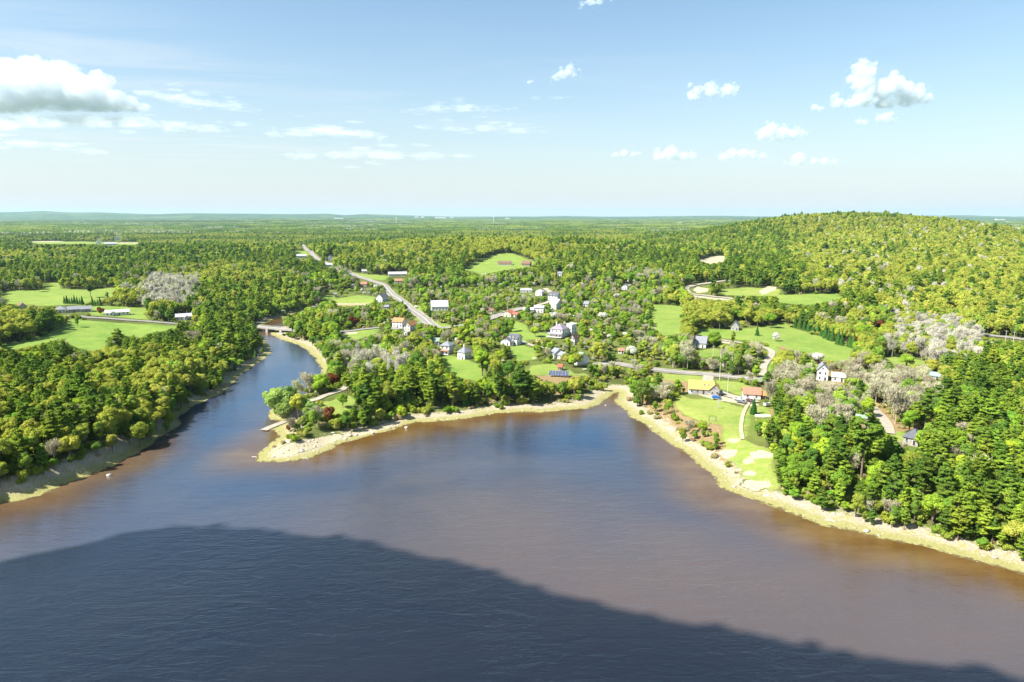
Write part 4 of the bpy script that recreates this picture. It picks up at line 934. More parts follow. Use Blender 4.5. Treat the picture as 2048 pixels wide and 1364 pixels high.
# ---------------------------------------------------------------- bridge
def build_bridge():
    a = hit1(512, 661); b = hit1(598, 662); a[2] = b[2] = 3.6
    L = float(np.hypot(*(b-a)[:2])); m = (a+b)/2; rz = math.atan2(b[1]-a[1], b[0]-a[0])
    r = tag(empty('bridge', (m[0], m[1], 0), rz), 'low concrete road bridge crossing the head of the river', 'bridge')
    CON = pmat('concrete', (0.30, 0.28, 0.25), 0.9, 0.15, 0.8)
    k = MB(); k.box(-L/2-2, -4, 3.1, L/2+2, 4, 3.75, CON); k.build('deck', r)
    for s in (-1, 1):
        k = MB(); k.box(-L/2, s*3.9-.12, 4.35, L/2, s*3.9+.12, 4.65, STEEL); o = k.build('railing', r); k = MB()
        for i in range(int(L/3)+1): k = MB(); k.box(-L/2+i*3-.08, s*3.9-.08, 3.752, -L/2+i*3+.08, s*3.9+.08, 4.348, STEEL); k.build('post', o)
    for x in (-L/2+1, -L*.16, L*.16, L/2-1):
        k = MB(); k.box(x-1.2, -4.4, -3, x+1.2, 4.4, 3.095, STONE); k.build('pier', r)
    OPENR.append((530, 655, 548, 668))
build_bridge()
# ---------------------------------------------------------------- solar array
def build_solar():
    p = hit1(1097, 754); q = hit1(1137, 756); L = float(np.hypot(*(q-p)[:2])); m = (p+q)/2
    r = tag(empty('solar_array', (m[0], m[1], float(height(m[0], m[1]))), math.atan2(q[1]-p[1], q[0]-p[0])), 'ground-mounted solar array of dark blue panels with pale grid lines on the scrubby bank', 'solar array')
    CELL = pmat('solar_cell', (0.012, 0.022, 0.085), 0.15, 0.2, 2.0, 0.6); SOLF = pmat('panel_frame', (0.45, 0.46, 0.5), 0.5, 0.1, 1); n = 6; w_ = L/n; t = R(32); c, s = math.cos(t), math.sin(t)
    for i in range(n):
        for j in range(4):
            k = MB(); x0 = -L/2+i*w_+.05; x1 = x0+w_-.1; a0 = j*1.02; a1 = a0+.96
            def P(x, a, o=0): return (x, a*c-o*s, 1.0+a*s+o*c)
            V = [P(x0, a0), P(x1, a0), P(x1, a1), P(x0, a1), P(x0, a0, .06), P(x1, a0, .06), P(x1, a1, .06), P(x0, a1, .06)]
            k.poly(V, [(3, 2, 1, 0), (4, 5, 6, 7), (0, 1, 5, 4), (1, 2, 6, 5), (2, 3, 7, 6), (3, 0, 4, 7)], SOLF)
            xm = (x0+x1)/2
            for u0, u1 in ((x0+.05, xm-.03), (xm+.03, x1-.05)):
                k.poly([P(u0, a0+.05, .068), P(u1, a0+.05, .068), P(u1, a1-.05, .068), P(u0, a1-.05, .068)], [(0, 1, 2, 3)], CELL)
            k.build('panel', r)
        k = MB(); x = -L/2+(i+.5)*w_; k.box(x-.08, .35, -1, x+.08, .5, 1.2, STEEL); k.box(x-.08, 2.7, -1, x+.08, 2.85, 3.0, STEEL); k.build('post', r)
    OPENR.append((1094, 742, 1141, 758))
build_solar()

# ---------------------------------------------------------------- cars and trucks
TYRE = pmat('tyre', (0.02, 0.02, 0.02), 0.9, 0.2, 2); LAMP = pmat('headlamp', (0.7, 0.7, 0.68), 0.2, 0.05, 1, 0.6); LAMPR = pmat('tail_lamp', (0.4, 0.02, 0.02), 0.3, 0.05, 1, 0.6)
def paint(n, c): return pmat(n, c, 0.25, 0.04, 0.5, 0.6)
def car(label, px, py, heading, m, kind='sedan', name='parked_car'):
    p = hit1(px, py); z = float(height(p[0], p[1]))+.3
    r = tag(empty(name, (p[0], p[1], z), R(heading)), label, 'car' if kind != 'pickup' else 'pickup truck')
    prof = {'sedan': [(-2.25,.45),(-2.3,.85),(-1.7,1.0),(-1.15,1.42),(.35,1.45),(1.05,1.02),(2.1,.85),(2.28,.5)],
            'suv': [(-2.3,.5),(-2.35,1.05),(-2.2,1.7),(-1.9,1.78),(.45,1.76),(1.15,1.2),(2.2,1.05),(2.35,.55)],
            'pickup': [(-2.7,.55),(-2.72,1.1),(-.75,1.12),(-.62,1.75),(.75,1.78),(1.35,1.22),(2.55,1.1),(2.68,.6)]}[kind]
    W = .9; k = MB(); V = []
    for y, q in ((-W, 1), (W, 1)):
        V += [(x, y*(.82 if z_ > 1.25 else 1), z_) for x, z_ in prof]
    n = len(prof); k.poly(V, [tuple(range(n))[::-1], tuple(range(n, 2*n))]+[(i, i+1, n+i+1, n+i) for i in range(n-1)]+[(n-1, 0, n, 2*n-1)], m)
    o = k.build('body', r); bv = o.modifiers.new('bevel', 'BEVEL'); bv.width = .07; bv.segments = 2
    top = [(x, z_) for x, z_ in prof if z_ > 1.25]; xa, xb = top[0][0], top[-1][0]; zt = max(z_ for _, z_ in prof)
    zl = 1.12 if kind != 'sedan' else 1.0
    for s in (-1, 1):
        k = MB(); V = [(xa-.25, s*(W*.9+.012), zl), (xb+.35, s*(W*.9+.012), zl), (xb-.05, s*(W*.82+.015), zt-.1), (xa+.05, s*(W*.82+.015), zt-.1)]
        V += [(x, y-s*.06, z_) for x, y, z_ in V]; k.poly(V, [(0, 1, 2, 3), (7, 6, 5, 4), (0, 4, 5, 1), (1, 5, 6, 2), (2, 6, 7, 3), (3, 7, 4, 0)], GLASS); k.build('side_window', r)
        for x in (prof[0][0]+.85, prof[-1][0]-.85):
            k = MB(); k.tube([(x, s*(W-.2), .33), (x, s*(W+.03), .33)], .34, TYRE, 14); o = k.build('wheel', r); k = MB(); k.tube([(x, s*(W+.0), .33), (x, s*(W+.045), .33)], .19, STEEL, 10); k.build('rim', o)
        k = MB(); k.box(2.12 if kind != 'pickup' else 2.5, s*.62-.18, .66, 2.31 if kind != 'pickup' else 2.70, s*.62+.18, .82, LAMP); k.build('headlight', r)
        k = MB(); k.box(prof[0][0]-.04, s*.68-.14, .7, prof[0][0]+.1, s*.68+.14, .9, LAMPR); k.build('tail_light', r)
    k = MB(); i = [j for j, (x, z_) in enumerate(prof) if z_ > 1.25][-1]; (x0, z0), (x1, z1) = prof[i], prof[i+1]
    k.poly([(x0+.03, -.66, z0-.03), (x0+.03, .66, z0-.03), (x1+.01, .78, z1+.02), (x1+.01, -.78, z1+.02)], [(0, 3, 2, 1)], GLASS)
    for v in range(4): k.v[v] = (k.v[v][0]+.02, k.v[v][1], k.v[v][2]+.02)
    k.build('windscreen', r)
    if kind == 'pickup':
        k = MB(); k.box(-2.6, -.76, 1.125, -.85, .76, 1.145, TYRE); k.build('bed', r)
    return r
car('blue hatchback parked on the grass below the tan-roofed house', 1433, 799, 4, paint('car_blue', (0.02, 0.13, 0.42)), 'suv')
car('black car parked beside the dark gabled wing of the tan-roofed house', 1444, 792, 8, paint('car_black', (0.02, 0.02, 0.025)), 'sedan')
car('silver pickup truck parked on the gravel nearest the white garage', 1478, 802, -50, paint('car_silver', (0.62, 0.64, 0.66)), 'pickup', 'pickup_truck')
car('dark grey pickup truck parked behind the silver pickup', 1483, 807, -48, paint('car_grey', (0.12, 0.13, 0.15)), 'pickup', 'pickup_truck')
car('dark brown car parked in front of the white garage', 1501, 806, -62, paint('car_brown', (0.07, 0.045, 0.04)), 'suv')
car('white car on the drive at the sand-coloured village road', 1150, 634, 20, paint('car_white', (0.8, 0.8, 0.8)), 'sedan')
car('red car parked at the quarry track bend', 1372, 591, 60, paint('car_red', (0.4, 0.03, 0.03)), 'suv')
car('dark car driving on the far highway', 620, 505, 120, paint('car_black', (0.02, 0.02, 0.025)), 'suv', 'car')
car('white car parked beside the highway shop', 664, 536, 30, paint('car_white', (0.8, 0.8, 0.8)), 'sedan')
def trailer():
    p = hit1(1534, 813); r = tag(empty('utility_trailer', (p[0], p[1], p[2]+.1), R(20)), 'small grey utility trailer with raised sides on the grass', 'trailer')
    k = MB(); k.box(-1.6, -.9, .55, 1.6, .9, .65, STEEL); k.build('bed', r)
    k = MB()
    for x0, y0, x1, y1 in ((-1.6, -.95, 1.6, -.905), (-1.6, .905, 1.6, .95), (-1.65, -.9, -1.605, .9), (1.605, -.9, 1.65, .9)): k.box(x0, y0, .55, x1, y1, 1.9, pmat('grey_board', (.5, .5, .5)))
    k.build('side_board', r)
    for s in (-1, 1): k = MB(); k.tube([(0, s*.98, .35), (0, s*1.15, .35)], .35, TYRE, 12); k.build('wheel', r)
    k = MB(); k.tube([(1.66, 0, .5), (3.0, 0, .45)], .05, STEEL, 5); k.build('drawbar', r)
    p = hit1(1526, 833); r = tag(empty('cold_frame', (p[0], p[1], p[2])), 'white-covered frames lying on the lawn at the wood edge', 'cold frame')
    for i in range(3): k = MB(); k.box(-3.4+i*2.3, -1.2, 0, -1.4+i*2.3, 1.2, .7, TRIM); k.build('frame', r); 
    OPENR.append((1528, 806, 1541, 816)); OPENR.append((1516, 825, 1540, 835))
    p = hit1(1437, 818); r = tag(empty('lawn_windmill', (p[0], p[1], p[2])), 'ornamental lawn windmill tower in front of the tan-roofed house', 'lawn windmill')
    k = MB()
    for sx, sy in ((-1, -1), (1, -1), (1, 1), (-1, 1)): k.tube([(sx*.9, sy*.9, -.2), (sx*.12, sy*.12, 4.2)], .05, STEEL, 4)
    for z in (1.2, 2.4): 
        q = .9-.78*z/4.2
        for a, b in (((-q, -q), (q, -q)), ((q, -q), (q, q)), ((q, q), (-q, q)), ((-q, q), (-q, -q))): k.tube([(*a, z), (*b, z)], .035, STEEL, 4)
    k.build('tower', r); k = MB()
    for i in range(10):
        a = i*.628; k.poly([(.1*math.cos(a), -.25, 4.3+.1*math.sin(a)), (.9*math.cos(a-.15), -.25, 4.3+.9*math.sin(a-.15)), (.9*math.cos(a+.2), -.33, 4.3+.9*math.sin(a+.2))], [(0, 1, 2), (2, 1, 0)], TRIM)
    k.build('rotor', r); k = MB(); k.box(-.02, 0, 4.2, .02, 1.3, 4.5, TRIM); k.build('tail_vane', r)
    p = hit1(1425, 843); r = tag(empty('swing_set', (p[0], p[1], p[2])), 'dark A-frame swing set standing on the edge of the lawn', 'swing set')
    k = MB(); k.tube([(-1.6, 0, 2.6), (1.6, 0, 2.6)], .07, DARKM, 5)
    for s in (-1, 1):
        for t_ in (-1, 1): k.tube([(s*1.6, t_*1.1, -.2), (s*1.6, 0, 2.6)], .06, DARKM, 5)
    k.build('frame', r)
    for x in (-.6, .6): k = MB(); k.box(x-.25, -.12, .5, x+.25, .12, .55, WOODM); k.tube([(x-.2, 0, .55), (x-.2, 0, 2.55)], .02, STEEL, 4); k.tube([(x+.2, 0, .55), (x+.2, 0, 2.55)], .02, STEEL, 4); k.build('swing', r)
trailer()
# ---------------------------------------------------------------- utility poles
def poles():
    P = [(1346,735,9.5,'beside the river road, left of the driveway junction'),(1398,736,9.5,'beside the river road above the tan-roofed house'),(1425,731,13,'in the scrub below the white hill garage'),(1463,749,11,'behind the small pine at the driveway junction'),(1455,785,11,'between the tan-roofed house and the garage'),(1439,762,11,'at the mouth of the gravel driveway'),(928,648,10,'on the open grass left of the village centre'),(1015,624,9.5,'beside the village road near the red-roofed bungalow'),(2026,690,10,'beside the country road on the far right'),(2010,688,10,'second along the country road on the far right'),(266,642,7,'beside the lane in front of the white ranch house'),(184,634,8,'beside the lane left of the white ranch house'),(1552,624,9,'standing in the scrub below the quarry meadow'),(1075,634,9,'beside the long white building with low wing')]
    for i, (x, y, h, lab) in enumerate(P):
        p = hit1(x, y); r = tag(empty('utility_pole', tuple(p), R(random.uniform(-25, 25))), 'grey wooden utility pole '+lab, 'utility pole', 'utility poles along the roads')
        k = MB(); k.tube([(0, 0, -1), (0, 0, h)], [.19, .13], WOODM2, 7); k.build('pole', r)
        k = MB(); k.box(-1.1, -.2, h-.9, 1.1, -.1, h-.75, WOODM2); o = k.build('crossarm', r)
        k = MB()
        for q in (-.95, -.5, .5, .95): k.tube([(q, -.15, h-.75), (q, -.15, h-.55)], .05, GLASS, 6)
        k.build('insulator', o)
WOODM2 = pmat('silvered_wood', (0.50, 0.46, 0.40), 0.9, 0.15, 2.0)
poles()
# ---------------------------------------------------------------- planting: where trees stand and where the view is open
MW, MH = 1024, 682
OPEN = np.zeros((MH, MW))        # how far away the thing is that must stay visible; very far for open ground
_X, _Y = np.meshgrid(np.arange(MW)*2+1, np.arange(MH)*2+1)
def paint_open(P, val=1e9):
    P = np.array(P, float); x0, x1 = int(max(0, P[:, 0].min()//2-1)), int(min(MW, P[:, 0].max()//2+2)); y0, y1 = int(max(0, P[:, 1].min()//2-1)), int(min(MH, P[:, 1].max()//2+2))
    if x1 <= x0 or y1 <= y0: return
    m = pip(P, _X[y0:y1, x0:x1], _Y[y0:y1, x0:x1]); OPEN[y0:y1, x0:x1][m] = np.maximum(OPEN[y0:y1, x0:x1][m], val)
VISWATER = SHORE_L+[(541,673),(550,682),(574,692),(588,704),(602,718),(610,732),(616,742),(612,750),(598,755),(588,752),(566,762),(545,765),(538,790),(528,820)]+SHORE_R[12:]+[(2048,1364),(0,1364)]
paint_open(VISWATER)
for P, t in FIELDS: paint_open(P)
for P in DIRT: paint_open(P)
for seg, wd in (([(605,492),(640,521)],8),([(690,540),(722,556),(760,568)],6),([(784,590),(800,601)],7),([(816,614),(850,639)],13),([(985,636),(1020,624),(1050,616)],7),([(165,634),(220,638),(290,643),(345,648)],5),
    ([(672,665),(760,656)],4),([(524,660),(590,661)],5),([(1237,728),(1265,733)],6),([(1320,741),(1400,748),(1480,756)],8),([(1418,750),(1418,765),(1440,786),(1505,804)],10),([(1467,684),(1493,689)],5),([(1522,694),(1544,709),(1527,736),(1527,756)],7),
    ([(1460,561),(1397,569),(1372,577),(1385,590),(1460,598)],6),([(1966,670),(2048,680)],8),([(1663,634),(1698,637)],5),([(1747,822),(1772,848),(1777,866)],14),([(530,860),(587,838)],6),([(605,806),(650,792),(685,779)],5)):
    s = np.array(dens(seg, 12))
    for a, b in zip(s[:-1], s[1:]):
        d = b-a; n = np.array([-d[1], d[0]])/(np.hypot(*d)+1e-9)*wd/2; paint_open([a+n, b+n, b-n, a-n])
for x0, y0, x1, y1 in OPENR: OPEN[max(0, int(y0/2)):int(y1/2)+1, max(0, int(x0/2)):int(x1/2)+1] = 1e9
def is_open(px, py, D=0.0):
    i = np.clip((px/2).astype(int), 0, MW-1); j = np.clip((py/2).astype(int), 0, MH-1)
    return (OPEN[j, i] > D+1) & (px > 0) & (px < 2048) & (py > 0) & (py < 1364)
def fits(x, y, z, H, rc):
    """does a tree of this height leave the open parts of the view free?"""
    ok = np.ones(len(x), bool)
    for f, wds in ((.12, (0,)), (.35, (-.5, 0, .5)), (.6, (-.7, 0, .7)), (.8, (-.45, 0, .45)), (.95, (0,))):
        px, py, d = project(x, y, z+H*f)
        for o in wds: ok &= ~is_open(px+o*rc/d*FPX, py, d)
    return ok
TREEW_ = dict(pine=4.2, spruce=2.2, oak=4.8, maple=4.6, leafy=4.0, bare=3.4, red=3.2, blossom=3.0, willow=4.6)
SPECIAL = [ # (kind, pixel x, pixel y of the foot, height, width factor, label)
 ('maple',965,752,17,1.15,'largest bright lime-green maple below the white house with the drive'),
 ('maple',1015,757,11,1.1,'second lime-green maple, right of the largest one above the twin pines'),
 ('maple',1540,656,13.5,1.15,'round lime-green maple standing alone on the hill lawn'),
 ('maple',1428,694,11.5,1.15,'dark green maple against the right wall of the hill garage'),
 ('oak',1496,651,15,1.0,'yellow-green tree between the carriage house and the round maple'),
 ('spruce',1514,671,8,1.0,'small dark spruce below the carriage house'),
 ('blossom',1552,683,6.5,.8,'thin pale blossom tree alone in the middle of the hill lawn'),
 ('pine',238,698,15,1.5,'broad dark pine standing alone at the foot of the hay field'),
 ('leafy',155,654,9,1.0,'single rounded tree casting a long shadow on the hay field'),
 ('pine',1040,808,21,1.15,'tallest dark pine of the shore clump below the solar array'),
 ('pine',1000,812,18,1.1,'dark pine left of the tallest one in the shore clump'),
 ('pine',1068,806,15,1.0,'smaller pine at the right of the shore clump'),
 ('pine',905,815,18,.9,'pointed pine on the peninsula shore below the mown lawn'),
 ('pine',863,818,17,.95,'dark pine on the shore left of the mown lawn'),
 ('pine',1722,958,27,1.0,'tall dark pine rising above the right bank wood'),
 ('maple',1732,835,10,1.1,'deep green maple beside the top of the paved drive'),
 ('maple',1818,865,11,1.1,'deep green rounded tree right of the paved drive'),
 ('bare',1790,848,17,1.0,'tall pale leafless tree right of the paved drive'),
 ('pine',1849,860,19,1.0,'tall pine at the right of the bare grey trees'),
 ('maple',1812,735,8,1.5,'wide dark green shrubby tree on the far right meadow'),
 ('oak',1738,745,11,1.3,'yellow-green willow-like tree at the right end of the hill lawn'),
 ('blossom',1633,727,6.5,1.1,'white-blossomed tree at the foot of the hill lawn'),
 ('bare',1595,728,9,1.1,'rounded leafless tree left of the white-blossomed tree at the foot of the hill lawn'),
 ('red',1758,662,9,1.0,'red-leaved maple at the edge of the yellow-green wood'),
 ('red',709,655,11,1.0,'rusty-leaved tree among the white blossom left of the village'),
 ('bare',620,795,14,1.1,'leafless grey-violet tree standing against the blue river'),
 ('willow',560,832,15,1.1,'pale green willow at the tip of the wooded point'),
 ('willow',548,818,12,1.0,'feathery green willow leaning over the river'),
 ('willow',574,842,11,1.1,'pale willow between the boat ramp and the river'),
 ('willow',580,818,12,1.0,'mint-green willow behind the golden-green one'),
 ('bare',598,800,12,1.0,'grey leafless tree behind the willows of the point'),
 ('oak',597,838,13,1.0,'golden-green willow beside the boat ramp'),
 ('bare',585,868,8,.9,'bushy leafless tree below the boat ramp'),
 ('red',658,848,9,.8,'narrow reddish tree in the middle of the wooded point'),
 ('red',664,776,9,1.2,'orange-red tree beside the river at the back of the point'),
 ('maple',686,815,7,1.1,'small dense green tree beside the gravel boat ramp road'),
 ('bare',1328,805,9,1.4,'wide sprawling leafless tree at the creek mouth'),
 ('maple',1355,790,9,1.0,'dark green maple left of the tan-roofed house'),
 ('leafy',1285,812,15,1.0,'yellow-green tree at the right of the creek mouth'),
 ('leafy',1164,786,7,1.1,'round green bush-like tree on the pebble beach'),
 ('spruce',1507,828,8,1.2,'dense dark cedar beside the sand track'),
 ('pine',1462,752,9,1.0,'small dark pine beside the driveway junction'),
 ('pine',1465,692,11,1.0,'dark layered pine on the hill driveway'),
 ('pine',1487,716,12,1.0,'dark pine inside the bend of the hill driveway'),
 ('pine',1505,728,12,1.0,'lower dark pine inside the bend of the hill driveway'),
 ('maple',1512,756,8,1.1,'round deep green tree at the foot of the hill driveway'),
 ('bare',1046,611,11,1.0,'brown-grey leafless tree where the village road meets the lawn'),
 ('maple',1137,608,10,1.0,'bright green tree behind the large white barn'),
 ('maple',1133,632,8,1.0,'bright round tree in front of the large white barn'),
 ('maple',1022,664,11,.8,'dark upright maple with shadow on the village lawn'),
 ('maple',1070,674,9,1.2,'rounded dark green tree left of the Victorian house'),
 ('spruce',859,634,11,.7,'dark narrow spruce left of the lilac-roofed barn'),
 ('oak',693,582,13,1.2,'wide golden oak at the top of the mown mound'),
 ('oak',828,700,13,1.2,'golden-yellow oak below the orange-roofed houses'),
 ('oak',1155,735,10,1.1,'feathery yellow-green tree between the cape cottage and the green-roofed barn'),
 ('oak',1197,725,14,1.2,'large open-crowned yellow-green oak behind the green-roofed barn'),
 ('blossom',1262,712,7,1.2,'largest white apple tree beside the river road'),
 ('blossom',1206,640,7,1.2,'white apple tree right of the bright round tree'),
 ('blossom',1107,640,7,1.2,'white apple tree between the barn and the Victorian house'),
 ('blossom',1233,598,6,1.0,'white apple tree below the little white house in the woods'),
 ('pine',70,584,17,1.1,'dark pine at the left end of the far hay field'),
 ('pine',128,578,14,1.2,'dark pine in the middle of the far hay field'),
 ('pine',182,596,19,1.4,'tall dark pine pair standing out on the far hay field'),
 ('leafy',215,598,8,1.0,'light green tree right of the tall pine pair'),
 ('red',202,630,8,1.1,'reddish round tree between the dark ranch house and the white one'),
 ('oak',392,648,9,1.2,'golden bush-like tree right of the lilac-roofed bungalow'),
]
ROW1 = [(x, y, 10.5+1.2*math.sin(i*2.1), 'row') for i, (x, y) in enumerate([(1590,655),(1599,657),(1608,660),(1617,662),(1626,665),(1635,669),(1643,672),(1650,676),(1657,680),(1664,682),(1676,689),(1683,691),(1699,694),(1706,696)])]
ROW2 = [(101+i*5.2, 612+.4*i, 8+1.5*math.sin(i*1.9), 'break') for i in range(15) if not 8 <= i <= 10]
ROW3 = [(766+i*2.6, 612+.5*i, 4.5+math.sin(i*1.9), 'clump') for i in range(9)]
TAKEN = []
for kd, x, y, H, wf in [s[:5] for s in SPECIAL]+[('spruce', x, y, H, .9) for x, y, H, _ in ROW1+ROW3]:
    p = hit1(x, y); D = float(project(*p)[2]); h = H/D*FPX; w_ = TREEW_[kd]*H/dict(pine=20, spruce=12, oak=15, maple=14, leafy=14, bare=15, red=9, blossom=6, willow=11)[kd]*wf/D*FPX*.75
    TAKEN.append((p[0], p[1], min(3.5, H*.22)))
    paint_open([(x-w_, y-h*.25), (x-w_*.9, y-h*.75), (x, y-h*1.0), (x+w_*.9, y-h*.75), (x+w_, y-h*.25), (x, y)], D)
TAKEN = np.array(TAKEN)
# kinds of wood, outlined on the photograph
def reg(*p): return np.array(p, float)
REG = [
 (reg((0,655),(560,655),(560,800),(330,900),(0,1010)), dict(pine=.60, oak=.10, leafy=.15, maple=.07, spruce=.05, bare=.03)),
 (reg((170,715),(400,700),(430,760),(330,800),(180,790)), dict(oak=.52, pine=.34, leafy=.14)),
 (reg((0,640),(70,625),(75,700),(0,720)), dict(oak=.95, leafy=.05)),
 (reg((560,650),(1100,650),(1100,870),(560,880)), dict(leafy=.36, maple=.22, pine=.28, oak=.06, spruce=.03, bare=.05)),
 (reg((700,720),(1100,740),(1100,860),(740,870),(690,820)), dict(pine=.55, leafy=.2, maple=.15, spruce=.06, oak=.04)),
 (reg((530,750),(700,760),(700,850),(620,870),(530,840)), dict(willow=.5, leafy=.2, maple=.06, bare=.14, oak=.08, red=.02)),
 (reg((680,690),(790,680),(790,760),(700,770)), dict(pale=.34, leafy=.36, maple=.2, bare=.1)),
 (reg((1230,740),(1380,760),(1370,830),(1260,820)), dict(leafy=.5, maple=.25, bare=.25)),
 (reg((1340,690),(1540,690),(1530,770),(1340,745)), dict(bare=.38, leafy=.4, pine=.14, blossom=.08)),
 (reg((1530,735),(1620,720),(1800,715),(1900,770),(1850,840),(1760,860),(1560,880),(1530,800)), dict(bare=.60, leafy=.30, pine=.06, maple=.04)),
 (reg((1500,810),(1600,800),(1640,900),(1560,930),(1500,880)), dict(pine=.35, leafy=.35, maple=.2, spruce=.1)),
 (reg((1540,890),(1700,850),(1720,960),(1600,1040),(1540,1000)), dict(maple=.50, leafy=.25, pine=.25)),
 (reg((1690,840),(2200,760),(2200,1200),(1600,1050)), dict(pine=.56, maple=.17, leafy=.18, oak=.05, bare=.04)),
 (reg((1900,690),(2200,690),(2200,800),(1900,790)), dict(pine=.6, leafy=.26, maple=.08, oak=.06)),
 (reg((1770,625),(1960,635),(2000,690),(1900,730),(1780,720)), dict(pale=.56, leafy=.30, oak=.14)),
 (reg((1700,640),(1780,640),(1780,730),(1690,720)), dict(oak=.35, leafy=.3, red=.12, maple=.13, spruce=.1)),
 (reg((285,565),(385,570),(395,612),(290,612)), dict(pale=.92, leafy=.08)),
 (reg((1770,510),(1960,500),(1960,560),(1790,575)), dict(pale=.30, oak=.42, pine=.28)),
 (reg((1560,440),(1700,425),(2200,440),(2200,660),(1960,650),(1700,600),(1560,560)), dict(oak=.80, pine=.08, leafy=.09, pale=.03)),
 (reg((1380,440),(1560,430),(1620,600),(1380,575)), dict(pine=.45, oak=.30, leafy=.25)),
 (reg((900,455),(1100,455),(1120,520),(960,525),(890,500)), dict(oak=.78, leafy=.14, pine=.08)),
 (reg((820,500),(930,490),(960,560),(830,570)), dict(pine=.45, leafy=.35, oak=.20)),
 (reg((1100,520),(1380,520),(1390,600),(1100,600)), dict(pine=.42, leafy=.38, oak=.18, blossom=.02)),
 (reg((400,560),(680,560),(680,660),(400,660)), dict(leafy=.45, pine=.28, maple=.15, oak=.12)),
 (reg((540,590),(680,600),(680,665),(540,670)), dict(leafy=.6, maple=.2, oak=.1, blossom=.1)),
 (reg((620,560),(1330,545),(1340,760),(680,700)), dict(maple=.30, leafy=.32, bare=.13, blossom=.10, pine=.08, oak=.07)),
 (reg((1190,600),(1310,600),(1310,720),(1190,700)), dict(leafy=.45, maple=.25, bare=.15, blossom=.1, pine=.05)),
]
VILLAGE = reg((640,570),(1330,560),(1340,770),(1060,770),(880,700),(700,670))
WALLP = dict(oak=.34, leafy=.26, pine=.30, maple=.06, bare=.04)
def grid(r0, r1, sp, azmax=0.80, seed=1):
    r = np.random.default_rng(seed); n = int(r1*math.sin(azmax)/sp)+2
    gx, gy = np.meshgrid(np.arange(-n, n+1)*sp, np.arange(0, int(r1/sp)+2)*sp)
    gx = gx.ravel()+r.uniform(-.46, .46, gx.size)*sp; gy = gy.ravel()+r.uniform(-.46, .46, gy.size)*sp
    d = np.hypot(gx, gy); m = (d > r0) & (d < r1) & (np.abs(np.arctan2(gx, gy)) < azmax) & (gy > 0)
    return gx[m], gy[m]
def inpoly_px(P, px, py): return pip(P, px, py)
